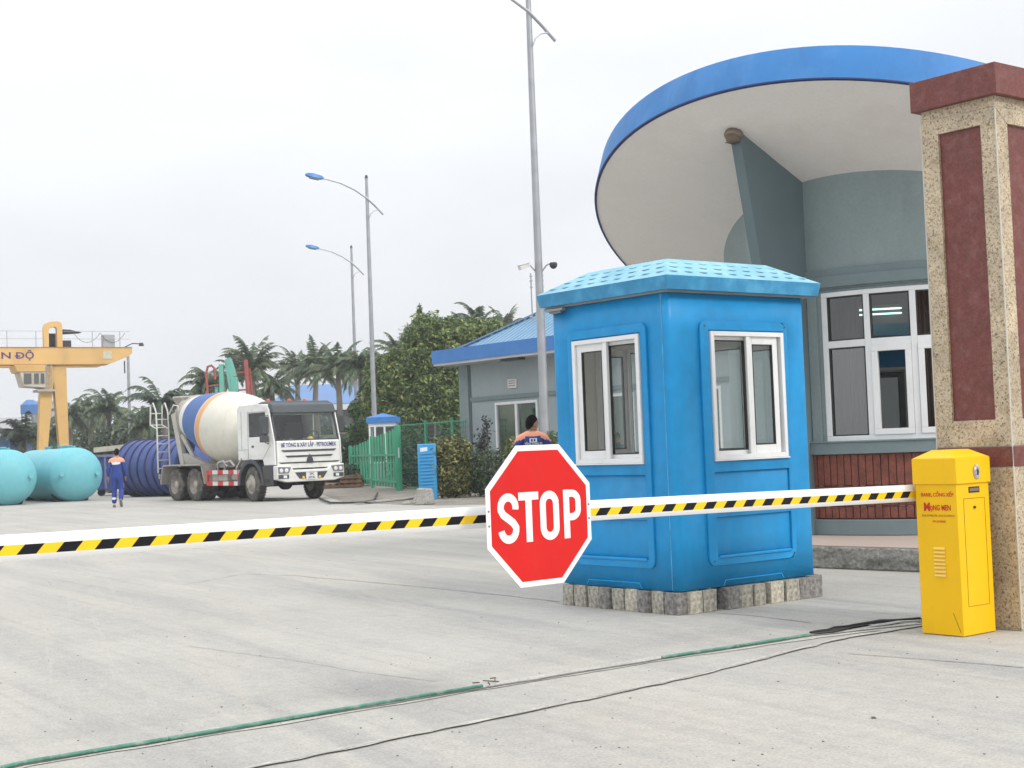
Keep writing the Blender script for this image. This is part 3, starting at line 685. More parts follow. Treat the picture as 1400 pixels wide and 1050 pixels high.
tag(b.build('conduit',mat('grey_pvc',(.5,.5,.48),.5),None),'thin pale conduit clipped up the granite pillar base beside the yellow cabinet','conduit'); 
o=bpy.data.objects['conduit']; o.location=(3.431,10.10,0); o.rotation_euler=(0,0,TH)
# ================================================================== round gatehouse
WALLG=mat('wall_bluegrey',(.25,.31,.31),.8,dirt2=(.16,.18,.175),damt2=.25,dscale2=(5,5,.5),var=.07,scale=1.2,fine=.04,fscale=30,bump=.08,bscale=60,dirt=(.13,.16,.165),damt=.35,dscale=(1.2,1.2,.5))
TRIMG=mat('trim_bluegrey',(.18,.235,.245),.75,var=.08,scale=2,dirt=(.07,.09,.09),damt=.4,dscale=(2,2,2))
DFIN=mat('fin_slate',(.12,.17,.185),.75,var=.06,scale=1.5)
SOFF=mat('soffit_cream',(.80,.765,.735),.85,var=.04,scale=.8,fine=.02,fscale=30,dirt=(.56,.52,.48),damt=.4,dscale=(.8,.8,.8))
CBL=mat('canopy_blue',(.022,.175,.46),.55,var=.08,scale=2,dirt=(.10,.28,.58),damt=.5,dscale=(2,2,1),dirt2=(.02,.09,.28),damt2=.45,dscale2=(4,4,.7))
CBD=mat('canopy_lip_navy',(.01,.025,.12),.6)
GC=Vector((5.42,18.78,0)); GR=2.6
dn=Vector((.276,.365,1)).normalized(); dc=Vector((4.441,18.028,3.737)); DR=3.42; DT=.411
def pz(x,y): return dc.z-(dn.x*(x-dc.x)+dn.y*(y-dc.y))/dn.z
gh=thing('gatehouse','round blue grey gatehouse with a tilted disc canopy rimmed in blue, behind the booth','gatehouse',(GC.x,GC.y,0))
def gw(a,r=GR,z=0): return (r*math.cos(R(a)),r*math.sin(R(a)),z)   # local to gatehouse
def arcwall(b,a0,a1,z0,z1,ri,ro,step=2.5,mi=None,top=None):
    n=max(1,int(abs(a1-a0)/step)); vs=[]
    for i in range(n+1):
        a=a0+(a1-a0)*i/n
        for r in (ro,ri):
            x,y,_=gw(a,r); vs.append((x,y,z0)); vs.append((x,y,z1 if top is None else top(x+GC.x,y+GC.y)))
    fs=[]
    for i in range(n):
        q=4*i;p=q+4
        fs+=[(q,p,p+1,q+1),(q+2,q+3,p+3,p+2),(q+1,p+1,p+3,q+3),(q,q+2,p+2,p)]
    fs+=[(0,1,3,2),(4*n,4*n+2,4*n+3,4*n+1)]
    b.add(vs,fs,mi)
WA0,WA1=226.3,284.; SILL,HEAD=1.31,3.03
b=MB()
arcwall(b,WA1,WA0+360,.24,3,GR-.18,GR,top=lambda x,y:pz(x,y)+.03)
arcwall(b,WA0,WA1,HEAD,3,GR-.18,GR,top=lambda x,y:pz(x,y)+.03)
arcwall(b,WA0,WA1,.24,SILL-.001,GR-.18,GR-.002)
b.build('wall',WALLG,gh)
b=MB(); arcwall(b,216,298,1.165,1.31,GR-.01,GR+.07); arcwall(b,216,298,1.297,1.318,GR+.02,GR+.085); b.build('sill_band',TRIMG,gh,bev=.006)
b=MB(); arcwall(b,216,298,3.065,3.30,GR-.01,GR+.035); arcwall(b,216,298,3.085,3.215,GR+.0352,GR+.065); b.build('ledge',TRIMG,gh,bev=.006)
b=MB(); arcwall(b,200,300,.242,.42,GR-.01,GR+.06); b.build('plinth',TRIMG,gh,bev=.008)
# brick skirting
BRK=mat('brick_red',(.20,.062,.042),.8,var=.25,scale=9,fine=.15,fscale=50,bump=.3,bscale=50,dirt=(.09,.035,.03),damt=.5,dscale=(7,7,7)); MORT=mat('brick_mortar',(.11,.055,.045),.9,var=.2,scale=10)
b=MB(); arcwall(b,205,298,.42,1.165,GR-.012,GR+.012,mi=1)
a=206.; rr=random.Random(3); bw=1.9
while a<297:
    for (zz0,zz1) in ((.435,.565),(.575,.80),(.812,1.16)):
        off=rr.uniform(-.004,.004)
        if (zz0,zz1)==(.435,.565) : off+=.004
        arcwall(b,a+.12,a+bw-.12,zz0+rr.uniform(0,.006),zz1-rr.uniform(0,.006),GR+.0125,GR+.030+off,step=5,mi=0)
    a+=bw
rr=random.Random(4); a=206.
while a<297:   # small pale mortar smears at the brick ends
    for z in (.57,.806):
        if rr.random()<.6: arcwall(b,a+.35,a+bw-.35,z-.003,z+.003,GR+.0305,GR+.0365,step=5,mi=2)
    a+=bw
b.build('brick_skirt',[BRK,MORT,mat('mortar_pale',(.26,.20,.17),.9,var=.2)],gh,bev=0)
# window: curved frame, transom, mullions, sashes
def awin():
    b=MB(); ri,ro=GR-.05,GR+.022
    arcwall(b,WA0,WA1,SILL+.002,SILL+.062,ri,ro); arcwall(b,WA0,WA1,HEAD-.055,HEAD-.002,ri,ro); 
    muls=[226.3,238.4,249.7,261.2,272.6,284.]
    for i,a in enumerate(muls):
        h=.75; a_=a+(h if i==0 else (-h if i==5 else 0)); arcwall(b,a_-h,a_+h,SILL+.0625,HEAD-.0555,ri,ro+.0)
    for i in range(5): arcwall(b,muls[i]+.76+(.74 if i==0 else 0),muls[i+1]-.76-(.74 if i==4 else 0),2.385,2.465,ri,ro-.002)
    wn=b.build('window',FRAMEW,gh,bev=.004)
    for i in range(5):
        l=muls[i]+.78+(.74 if i==0 else 0); r=muls[i+1]-.78-(.74 if i==4 else 0)
        for (z0_,z1_,sash) in ((SILL+.062,2.385,i in (1,2,3)),(2.465,HEAD-.055,False)):
            t=.068 if sash else .016; ta=math.degrees(t/GR); s=MB(); m_=ro+ (.014 if sash else -.012)
            e_=.0008
            arcwall(s,l+.02,r-.02,z0_+e_,z0_+t,ri+.01,m_); arcwall(s,l+.02,r-.02,z1_-t,z1_-e_,ri+.01,m_)
            arcwall(s,l+.02,l+ta,z0_+t+e_,z1_-t-e_,ri+.01,m_); arcwall(s,r-ta,r-.02,z0_+t+e_,z1_-t-e_,ri+.01,m_)
            s.build('sash',FRAMEW if sash else SEAL,wn,bev=.003 if sash else 0)
            gq=MB(); n=1; x0_,y0_,_=gw(l+ta*.6,GR-.015); x1_,y1_,_=gw(r-ta*.6,GR-.015)
            gq.add([(x0_,y0_,z0_+t*.6),(x1_,y1_,z0_+t*.6),(x1_,y1_,z1_-t*.6),(x0_,y0_,z1_-t*.6)],[(0,1,2,3)]); gq.build('pane',glassmat('reflection_tint_glass',(.50,.62,.58),4.) if (i==0 and not sash and z0_<2) else GLASSD,wn)  # lower left pane: pale green reflection put into the glass tint and gloss
        if i in (1,2,3):
            for z in (1.55,2.2): s=MB(); p=Vector(gw(muls[i]+1.,GR+.03,z)); s.tube([p-Z3*.03,p+Z3*.03],.008,6); s.build('hinge',FRAMEW,wn)
awin()
# interior
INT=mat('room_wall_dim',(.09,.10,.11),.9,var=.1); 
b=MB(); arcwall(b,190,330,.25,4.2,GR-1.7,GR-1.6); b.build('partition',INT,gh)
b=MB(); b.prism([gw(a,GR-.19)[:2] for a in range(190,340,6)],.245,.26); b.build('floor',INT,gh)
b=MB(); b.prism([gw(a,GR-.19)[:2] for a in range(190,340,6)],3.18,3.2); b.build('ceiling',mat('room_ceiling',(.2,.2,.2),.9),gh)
def curtain(a0,a1,z0,z1,m,label,r=GR-.3):
    b=MB(); n=60; vs=[]
    for i in range(n+1):
        a=a0+(a1-a0)*i/n; rr_=r+.035*math.sin(i*.95)+.012*math.sin(i*2.3)
        for z in (z0,z1): x,y,_=gw(a,rr_ if z==z0 else r+.6*(rr_-r)); vs.append((x+GC.x,y+GC.y,z))
    b.add(vs,[(2*i,2*i+2,2*i+3,2*i+1) for i in range(n)]); tag(b.build('curtain',m,solid=.004),label,'curtain')
curtain(226.5,233.5,.9,2.98,mat('curtain_mauve',(.17,.14,.145),.9,var=.1),'mauve grey curtain hanging behind the left panes of the gatehouse window')
curtain(250.5,262.,.9,3.02,mat('curtain_brown',(.16,.12,.10),.9,var=.15),'dark brown curtain behind the right panes of the gatehouse window')
b=MB(); fx=thing('ceiling_lamp','lit double tube lamp on the ceiling inside the gatehouse','ceiling lamp',at(1192,427,18.1))
for k in (-1,1):
    b=MB(); b.tube([Vector((-.29,0,.03*k)),Vector((.34,-.12,.03*k-.0))],.011,8); b.build('tube',emat('lit_tube',(.75,1,.92),2.2),fx)
b=MB(); b.bar((-.31,.05,.07),(.36,-.07,.07),.10,.03); b.build('housing',mat('lamp_housing',(.25,.27,.27),.5),fx)
# canopy disc
b=MB(); o=dc-GC; prof=[(0,0.02),(0,DR-.045),(-.012,DR-.035),(-.012,DR-.004),(.004,DR),(DT,DR),(DT+.02,DR-.2),(DT+.22,.05)]
b.lathe(o,dn,prof,128,[0,0,1,1,2,2,2]); b.build('canopy',[SOFF,CBD,CBL],gh,ang=25)
# canopy fin
d_=Vector(gw(220.5)).normalized(); side=Vector((-d_.y,d_.x,0)); F0=Vector(gw(220.5))-d_*.1
def fp(s,z): return F0+d_*(s+.1)+Vector((0,0,z))
b=MB(); zt0=lambda s:pz((F0+d_*(s+.1)).x+GC.x,(F0+d_*(s+.1)).y+GC.y)+.02
pr=[(-.1,.242),(.24,.242),(.30,.9),(.818,3.41),(1.096,zt0(1.096)),(-.1,zt0(-.1))]
vs=[]
for sd in (-.07,.07): vs+=[fp(s,z)+side*sd for s,z in pr]
n=len(pr); b.add(vs,[tuple(range(n-1,-1,-1)),tuple(range(n,2*n))]+[(i,(i+1)%n,n+(i+1)%n,n+i) for i in range(n)]); b.build('fin',DFIN,gh,bev=.006)
b=MB(); arcwall(b,222.2,225.0,1.32,3.06,GR-.01,GR+.03); b.build('pilaster',WALLG,gh)
# more fins round the building (the side ones are seen from a step aside)
# bulkhead lamp under canopy at the fin tip
tip=Vector((F0+d_*1.19).to_tuple())+Vector((0,0,0)); tipw=Vector((tip.x+GC.x,tip.y+GC.y,pz(tip.x+GC.x,tip.y+GC.y)))
bl=thing('bulkhead_lamp','round brown bulkhead lamp under the canopy at the tip of the fin','lamp',tipw)
b=MB(); b.lathe((0,0,0),-dn,[(0,.10),(.05,.11),(.075,.095)],24); b.build('lamp_base',mat('lamp_bronze',(.22,.18,.14),.35,.5),bl,bev=.004)
b=MB(); b.lathe(-dn*.075,-dn,[(0,.085),(.03,.08),(.055,.05),(.06,.01)],24); b.build('lamp_shade',mat('lamp_glass_amber',(.16,.115,.08),.25),bl)
b=MB(); b.tube([-dn*.13+Vector((-.08,0,0)),-dn*.15,-dn*.13+Vector((.08,0,0))],.006,6); b.build('guard_wire',DARK,bl)
# platform with worn kerb
PINK=mat('platform_tile',(.42,.34,.29),.8,var=.08,scale=2,dirt=(.3,.28,.25),damt=.4,dscale=(2,2,2))
KERB=mat('kerb_worn',(.30,.29,.26),.95,var=.2,scale=3,fine=.2,fscale=30,bump=1.0,bscale=14,dist=.05,dirt=(.055,.055,.045),damt=.9,dscale=(3,3,7))
ol=[(1.9,21),(1.95,18.2),(2.4,16.4),(3.13,15.43),(3.97,14.55),(5.0,13.6),(7,12.4),(12,12.4),(12,24),(3,24)]
b=MB(); b.prism(ol,0,.232,mi=0); b.build('platform',[KERB],None,bev=.02,seg=3); tag(bpy.data.objects['platform'],kind='structure')
cx=sum(p[0] for p in ol)/len(ol); cy=sum(p[1] for p in ol)/len(ol)
b=MB(); b.prism([(x+(cx-x)*.004,y+(cy-y)*.004) for x,y in ol],.2325,.24); b.build('platform_paving',PINK,None); tag(bpy.data.objects['platform_paving'],kind='structure')
# ================================================================== street lamps
LBLUE=mat('lamp_blue',(.03,.20,.50),.45,var=.08)
def lamp_post(px,py,Y,label,h,lean=0):
    base=at(px,py,Y); t=thing('street_lamp',label,'street lamp',(base.x,base.y,0),0,'tall street lamps along the yard road'); t.scale=(1.409,1.409,1.346)
    b=MB(); H=9.7
    b.tube([(0,0,0),(0,0,3),(0,0,6),(0,0,9),(0,0,H)],[.085,.074,.062,.050,.042],12); b.build('pole',GALV,t)
    b=MB(); b.tube([(0,0,H),(0,0,H+.10)],[.055,.03],8); b.build('finial',DARK,t)
    # curved arm: low right end -> crossing the pole -> lamp head at left
    A=Vector((-1.50,-.55,9.68)); M=[Vector(p) for p in ((.46,.17,8.55),(.22,.08,8.83),(0,-.055,9.05),(-.35,-.13,9.32),(-.75,-.27,9.52),(-1.1,-.40,9.62),(-1.28,-.47,9.65))]
    b=MB(); b.tube(M,[.032,.032,.03,.027,.024,.022,.02],8); b.build('arm',GALV,t)
    b=MB(); b.tube([(.05,-.06,8.42),(.10,-.02,8.56),(.2,.04,8.66),(.36,.12,8.70)],.014,6); b.build('brace',GALV,t)
    b=MB(); d=Vector((-.30,-.11,.06)).normalized(); o=Vector((-1.24,-.455,9.66)); s=d.cross(Z3).normalized(); u=s.cross(d)
    ring=lambda t_,w,h0,h1:[o+d*t_-s*w+u*h0,o+d*t_+s*w+u*h0,o+d*t_+s*w*.7+u*h1,o+d*t_-s*w*.7+u*h1]
    rr_=[ring(0,.04,-.03,.03),ring(.08,.10,-.05,.06),ring(.35,.12,-.06,.08),ring(.50,.09,-.04,.06),ring(.56,.05,-.02,.03)]
    vs=[p for q in rr_ for p in q]; b.add(vs,[(4*i+j,4*i+(j+1)%4,4*i+4+(j+1)%4,4*i+4+j) for i in range(4) for j in range(4)]+[(3,2,1,0),(16,17,18,19)])
    hd=b.build('lamp_head',LBLUE,t,bev=.01)
    b=MB(); q=[o+d*.12-s*.08-u*.055,o+d*.42-s*.08-u*.058,o+d*.42+s*.08-u*.058,o+d*.12+s*.08-u*.055]; b.add(q+[p-u*.03 for p in q],[(0,1,2,3),(7,6,5,4),(0,4,5,1),(1,5,6,2),(2,6,7,3),(3,7,4,0)]); b.build('lens',mat('lamp_lens',(.3,.32,.33),.2),hd)
    return t
l1=lamp_post(744,560,36.07,'nearest and tallest looking street lamp, rising beside the blue booth with two cameras',0)
lamp_post(513,600,62,'middle street lamp with a blue head, standing behind the green fence',0)
lamp_post(489,600,83.1,'farthest street lamp with a blue head, just right of the mixer truck',0)
CAMW=mat('camera_white',(.6,.6,.6),.4)
for sx,lab in ((-1,'white security camera on the left side of the tall lamp pole'),(1,'dark security camera on the right side of the tall lamp pole')):
    c=thing('security_camera',lab,'camera',(l1.location.x,l1.location.y,5.87)); c.scale=(1.409,)*3; m_=CAMW if sx<0 else DARK
    b=MB(); b.tube([(sx*.06,0,-.12),(sx*.14,-.02,-.02),(sx*.2,-.04,0)],.014,6); b.build('bracket',GALV,c)
    b=MB()
    if sx<0: b.bar((-.18,-.02,0),(-.34,-.14,-.07),.08,.07); b.bar((-.16,-.02,.04),(-.36,-.15,-.025),.10,.015)
    else: b.lathe((.26,-.04,.02),(0,0,-1),[(0,.06),(.03,.07),(.07,.065),(.11,.03)],14)
    b.build('housing',m_,c,bev=.006)
# ================================================================== office building
OFW=mat('office_wall',(.33,.385,.40),.85,var=.05,scale=.6,fine=.03,fscale=12,dirt=(.22,.26,.27),damt=.4,dscale=(.5,.5,.25))
OFB=mat('office_fascia_blue',(.035,.18,.50),.5,var=.06,dirt=(.08,.26,.55),damt=.4)
OFR=mat('office_roof_blue',(.13,.27,.41),.45,var=.08,scale=1,dirt=(.2,.33,.45),damt=.35,dscale=(.5,.5,.5))
off=thing('office_building','low grey office building with a blue metal hip roof behind the booth','building',(-1.663,48,0),0)
X_=-B3; Yv=A3     # local axes used to place: s along the facade, d depth
def O(s,d,z): return X_*s+Yv*d+Z3*z
def obox(b,s0,s1,d0,d1,z0,z1,mi=None): b.hexa([O(s0,d0,z0),O(s1,d0,z0),O(s1,d1,z0),O(s0,d1,z0),O(s0,d0,z1),O(s1,d0,z1),O(s1,d1,z1),O(s0,d1,z1)][::1],mi)
LW=13.; LD=8.
b=MB()
holes=[(1.80,3.95,.95,2.80),(6.2,8.3,.95,2.80),(9.6,11.7,.95,2.8)]
xs=[0.]; 
for h in holes: xs+= [h[0],h[1]]
xs.append(LW)
for i in range(len(xs)-1):
    if i%2==0: obox(b,xs[i],xs[i+1],0,.2,0,4.18)
    else: obox(b,xs[i],xs[i+1],0,.2,0,.95); obox(b,xs[i],xs[i+1],0,.2,2.80,4.18)
obox(b,0,LW,LD-.2,LD,0,4.18); obox(b,0,.2,.2,LD-.2,0,4.18); obox(b,LW-.2,LW,.2,LD-.2,0,4.18)
b.build('wall',OFW,off)
b=MB(); obox(b,-.03,.46,-.08,-.002,0,4.17); b.build('pilaster',mat('office_pilaster',(.22,.27,.28),.85,var=.08,dirt=(.3,.3,.28),damt=.5,dscale=(2,2,2)),off)
b=MB(); obox(b,.461,.53,-.03,-.002,0,4.17); b.build('downpipe',DFIN,off)
b=MB(); obox(b,.531,LW,-.06,-.003,2.90,3.03); b.build('string_course',TRIMG,off)
for k,h in enumerate(holes):
    b=MB(); s0,s1,z0,z1=h; t=.08
    obox(b,s0,s0+t,-.03,.08,z0,z1); obox(b,s1-t,s1,-.03,.08,z0,z1); obox(b,s0+t,s1-t,-.03,.08,z0,z0+t); obox(b,s0+t,s1-t,-.03,.08,z1-t,z1); m_=(s0+s1)/2; obox(b,m_-.05,m_+.05,-.03,.08,z0+t,z1-t)
    wn=b.build('window',FRAMEW,off)
    for a_,c_ in ((s0+t,m_-.05),(m_+.05,s1-t)):
        b=MB(); b.add([O(a_,.03,z0+t),O(c_,.03,z0+t),O(c_,.03,z1-t),O(a_,.03,z1-t)],[(0,1,2,3)]); b.build('pane',GLASSD,wn)
        b=MB(); obox(b,a_,c_,.12,.13,z0+t,z1-t); b.build('blind',mat('green_blind',(.06,.14,.08),.8,var=.15),wn)
b=MB(); obox(b,0.2,LW-.2,.2,LD-.2,.05,.1); obox(b,.2,LW-.2,2,2.1,.1,4); b.build('inner_wall',INT,off)
E_=1.48
b=MB(); obox(b,-.36,LW+E_,-.9,LD+.9,4.175,4.60); b.build('fascia',OFB,off)
b=MB(); obox(b,-.32,LW+E_-.04,-.87,LD+.87,4.10,4.1745); b.build('soffit',mat('soffit_grey',(.5,.5,.5),.8,var=.06),off)
def hip(b,s0,s1,d0,d1,z0,pitch,Of=O):
    h=(d1-d0)/2; zr=z0+h*pitch
    v=[Of(s0,d0,z0),Of(s1,d0,z0),Of(s1,d1,z0),Of(s0,d1,z0),Of(s0+h,d0+h,zr),Of(s1-h,d0+h,zr)]
    b.add(v,[(0,1,5,4),(1,2,5),(2,3,4,5),(3,0,4),(0,3,2,1)])
b=MB(); hip(b,-.05,LW+.05,-.1,LD-.1,4.605,.56)
# standing ribs of the sheet roof
s=.15
hh=LD/2
while s<LW-.1:
    run=min(s+.05,LW+.05-s,hh)
    b.bar(O(s,-.1,4.612),O(s,run-.1,4.612+run*.56),.022,.02); s+=.25
b.build('roof',OFR,off)
b=MB()
k=0; p0=O(-.05,-.1,4.62); p1=O(-.05+hh,hh-.1,4.62+hh*.56)
for i in range(30):
    a=p0.lerp(p1,i/30); c=p0.lerp(p1,(i+.62)/30); b.bar(a+Z3*.02+X_*.12,c+Z3*.02+X_*.12,.05,.04)
b.build('hip_flashing',mat('flashing_navy',(.03,.06,.16),.5),off)
b=MB(); b.bar(p0+Z3*.04,p1+Z3*.04,.16,.04); b.build('hip_cap',OFR,off)
b=MB(); obox(b,2.55,2.98,-.06,-.004,3.22,3.50); pq=b.build('plaque',mat('plaque_white',(.7,.7,.68),.6),off)
b=MB()
for z in (3.28,3.36,3.43): obox(b,2.60,2.93,-.066,-.0605,z,z+.028)
b.build('plaque_lines',mat('plaque_ink',(.2,.2,.2),.6),pq)
b=MB(); obox(b,3.2,4.1,-.80,-.55,4.02,4.099); b.build('flood_light',DARK,off)
for px,lab in ((727,'left thin aerial on the office roof beside the tall lamp pole'),(742.5,'right thin aerial on the office roof close to the tall lamp pole')):
    p=at(px,412,47); b=MB(); b.tube([(p.x,p.y,5.4),(p.x,p.y,6.95 if px<740 else 6.85)],.022,6); 
    for z in (6.5,6.7,6.85): b.tube([(p.x-.05,p.y,z),(p.x+.05,p.y,z)],.02,6)
    tag(b.build('aerial',GALV),lab,'aerial')
# ================================================================== concrete mixer truck
TW=mat('truck_white',(.76,.76,.73),.35,var=.05,scale=2,dirt=(.45,.43,.38),damt=.45,dscale=(2,2,3),coat=.3)
TG=mat('truck_dusty_grey',(.36,.34,.30),.85,var=.15,scale=4,dirt=(.5,.48,.43),damt=.7,dscale=(4,4,4))
TD=mat('truck_chassis_dark',(.045,.042,.038),.8,var=.2,scale=5,dirt=(.2,.18,.15),damt=.5,dscale=(3,3,3))
TP=mat('truck_dark_plastic',(.055,.06,.065),.6,var=.1)
DC=mat('drum_cream',(.66,.64,.55),.55,dirt2=(.36,.33,.27),damt2=.4,dscale2=(2.5,2.5,2),var=.05,scale=1,dirt=(.45,.42,.34),damt=.4,dscale=(1,1,1)); DW=mat('drum_white',(.68,.68,.65),.5,var=.05,dirt=(.5,.48,.43),damt=.3); DB=mat('drum_blue',(.025,.10,.32),.5,var=.06,dirt=(.08,.16,.32),damt=.3); DO=mat('drum_orange',(.68,.34,.13),.5)
TYRE=mat('tyre_dusty',(.07,.066,.06),.9,var=.2,scale=6,dirt=(.30,.275,.235),damt=.8,dscale=(5,5,5)); RIM=mat('rim_dusty',(.42,.39,.34),.7,.2,var=.2,scale=8)
RED=mat('guard_red',(.60,.03,.03),.5,var=.1)
tr=thing('mixer_truck','white concrete mixer truck with cream, blue and white drum parked in the yard','truck',(-7.22,45.95,0),R(-50))
def wheel(x,y,side,dual=False,steer=0):
    w_=bpy.data.objects.new('wheel',None); COL.objects.link(w_); w_.parent=tr; w_.location=(x,y,.535); w_.rotation_euler=(0,0,R(steer))
    s=side
    def prof(off): return [(off+0,.30),(off+0,.46),(off+.03,.52),(off+.07,.535),(off+.23,.535),(off+.27,.52),(off+.30,.46),(off+.30,.30)]
    b=MB(); b.lathe((0,s*.16,0),(0,-s,0),prof(0),36,cap=False)
    if dual: b.lathe((0,s*-.19,0),(0,-s,0),prof(0),36,cap=False)
    # tread lugs
    for k in range(36):
        a=2*PI*k/36; c=Vector((math.cos(a),0,math.sin(a)))*.536; t=Vector((-math.sin(a),0,math.cos(a)))
        for yy in ((.03,.12),(-.12,-.03)):
            p=[c+t*-.022+Vector((0,yy[0]*1,0)),c+t*.022+Vector((0,yy[0],0)),c+t*.03+Vector((0,yy[1],0)),c+t*-.014+Vector((0,yy[1],0))]
            b.hexa([q for q in p]+[q*1.0+Vector((math.cos(a),0,math.sin(a)))*.012 for q in p])
    b.build('tyre',TYRE,w_)
    b=MB()
    if dual: pr=[(0,.31),(.015,.305),(.16,.26),(.17,.14),(.05,.13),(.03,.08),(.03,.01)]
    else: pr=[(0,.31),(.01,.30),(.03,.25),(-.03,.20),(-.05,.13),(-.12,.11),(-.13,.01)]
    b.lathe((0,s*.155,0),(0,-s,0),pr,28,cap=False); 
    for k in range(10):
        a=2*PI*k/10; rr_=.175; yy=s*(.155-.155) if dual else s*.195; b.tube([(rr_*math.cos(a),yy-.01*s,rr_*math.sin(a)),(rr_*math.cos(a),yy+.035*s,rr_*math.sin(a))],.016,6)
    b.lathe((0,-s*.14,0),(0,-s,0),[(0,.30),(.02,.01)],20,cap=False)
    b.build('rim',RIM,w_)
for x,dual in ((0,False),(-3.825,True),(-5.175,True)):
    for sd in (-1,1): wheel(x,sd*(1.04 if not dual else 1.0),sd,dual,-6 if not dual else 0)
def tb(*a,mb=None,**k): mb.box(*a,**k)
b=MB(); 
for sd in (-1,1): b.box(-6.3,1.1,sd*.42-.04,sd*.42+.04,.78,1.06)
for x in (-6.2,-4.5,-3,-1.2,.6): b.box(x,x+.1,-.38,.38,.82,1.0)
for x in (0,-3.825,-5.175): b.tube([(x,-.85,.53),(x,.85,.53)],.10,10); b.lathe((x-.2,0,.53),(1,0,0),[(0,.05),(.1,.22),(.3,.22),(.4,.05)],14)
b.box(-.5,.9,-.4,.4,.55,1.0); b.box(-2.6,-1.3,.5,1.1,.5,1.0); b.box(-1.25,-.8,-1.05,-.5,.5,.95); b.tube([(-2.5,-.75,.72),(-1.7,-.75,.72)],.24,14)
b.build('chassis',TD,tr,bev=.01)
# cab shell: closed sheet body with openings
CX0,CX1=-.78,1.42; CWd=1.2
cs=MB()
# side profile of the cab (x,z): roof, windscreen slope, nose
side=[(CX0,1.28),(CX0,2.88),(CX0+.12,2.98),(.35,3.0),(1.02,2.93),(1.12,2.80),(1.40,1.82),(1.43,1.10),(.78,1.10),(.72,1.28)]
door=[(-.12,1.98),(1.06,1.98),(.92,2.72),(-.12,2.72)]
for sd in (-1,1):
    F=((0,sd*CWd,0),(1,0,0),(0,0,1),(0,sd,0)); w0_,w1_=-.05,0
    # panels around the side window
    cs.prism([(CX0,1.28),(-.12,1.28),(-.12,2.72),(-.12,2.98),(CX0+.12,2.98),(CX0,2.88)],w0_,w1_,F)
    cs.prism([(-.12,1.28),(.72,1.28),(.78,1.10),(1.43,1.10),(1.40,1.82),(1.355,1.98),(-.12,1.98)],w0_,w1_,F)
    cs.prism([(-.12,2.72),(.92,2.72),(.985,2.72+.0),(1.03,2.93),(.35,3.0),(-.12,2.98)],w0_,w1_,F)
    cs.prism([(1.06,1.98),(1.355,1.98),(1.12,2.80),(1.03,2.90),(.92,2.72)],w0_,w1_,F)
y_=CWd-.051
def cross(p,q,t=.04): 
    dx,dz=q[0]-p[0],q[1]-p[1]; l=math.hypot(dx,dz); nx,nz=-dz/l*t,dx/l*t
    cs.hexa([(p[0],-y_,p[1]),(q[0],-y_,q[1]),(q[0],y_,q[1]),(p[0],y_,p[1]),(p[0]+nx,-y_,p[1]+nz),(q[0]+nx,-y_,q[1]+nz),(q[0]+nx,y_,q[1]+nz),(p[0]+nx,y_,p[1]+nz)])
cross((CX0+.05,1.28),(CX0+.05,2.9)); cross((.35,2.95),(CX0+.1,2.94)); cross((1.04,2.87),(.352,2.95)); cross((CX0+.05,1.33),(.74,1.33)); 
cross((1.39,1.10),(1.36,1.83)); cross((1.14,2.62),(1.06,2.87),.03)
cs.build('cab_shell',TW,tr,bev=.02,seg=3)
# windscreen, sides, dark visor
b=MB(); b.add([(1.365,-1.10,1.87),(1.365,1.10,1.87),(1.13,1.08,2.68),(1.13,-1.08,2.68)],[(0,1,2,3)]); b.build('windscreen',glassmat('screen_glass',(.78,.84,.82),.8),tr)
b=MB(); fr=lambda a,c,w:b.bar(a,c,w)
for a,c in (((1.372,-1.12,1.85),(1.372,1.12,1.85)),((1.372,-1.12,1.85),(1.138,-1.10,2.70)),((1.372,1.12,1.85),(1.138,1.10,2.70)),((1.138,-1.1,2.70),(1.138,1.1,2.70))): b.bar(a,c,.04)
b.build('screen_seal',TP,tr)
for sd in (-1,1):
    b=MB(); b.add([(x,sd*(CWd-.03),z) for x,z in door],[(0,1,2,3)]); b.build('side_window',glassmat('screen_glass'),tr)
    b=MB(); b.box(.10,.20,sd*CWd+(.001 if sd>0 else -.021),sd*CWd+(.021 if sd>0 else -.001),1.66,1.72); b.build('door_handle',TP,tr)
    b=MB(); q=sd*(CWd+.0025)
    for a,c in (((-.14,1.30),(-.14,2.75)),((-.14,2.75),(.95,2.75)),((.74,1.30),(1.2,1.72)),((-.14,1.60),(CX0+.02,1.60)),((CX0+.25,1.62),(CX0+.25,2.8))): b.bar((a[0],q,a[1]),(c[0],q,c[1]),.006,.012)
    b.build('door_seam',mat('seam_grey',(.25,.25,.24),.6),tr)
    m=MB(); m.box(1.05,1.17,sd*1.36-.13,sd*1.36+.13,2.05,2.58); m.box(1.05,1.17,sd*1.36-.13,sd*1.36+.13,1.80,2.0); mo_=m.build('mirror',TP,tr,bev=.02)
    m=MB(); m.tube([(1.10,sd*1.18,2.62),(1.12,sd*1.34,2.60),(1.12,sd*1.34,1.80),(1.10,sd*1.18,1.74)],.016,6); m.build('mirror_arm',TP,mo_)
b=MB(); b.hexa([(1.10,-1.17,2.70),(1.28,-1.14,2.67),(1.28,1.14,2.67),(1.10,1.17,2.70),(1.00,-1.15,3.02),(1.20,-1.10,2.93),(1.20,1.10,2.93),(1.00,1.15,3.02)]); b.build('sun_visor',mat('visor_slate',(.05,.062,.07),.5),tr,bev=.03)
b=MB(); b.hexa([(.25,-1.12,2.99),(1.06,-1.14,2.96),(1.06,1.14,2.96),(.25,1.12,2.99),(.4,-1.0,3.06),(.98,-1.05,3.06),(.98,1.05,3.06),(.4,1.0,3.06)]); b.build('roof_pad',mat('visor_slate'),tr,bev=.03)
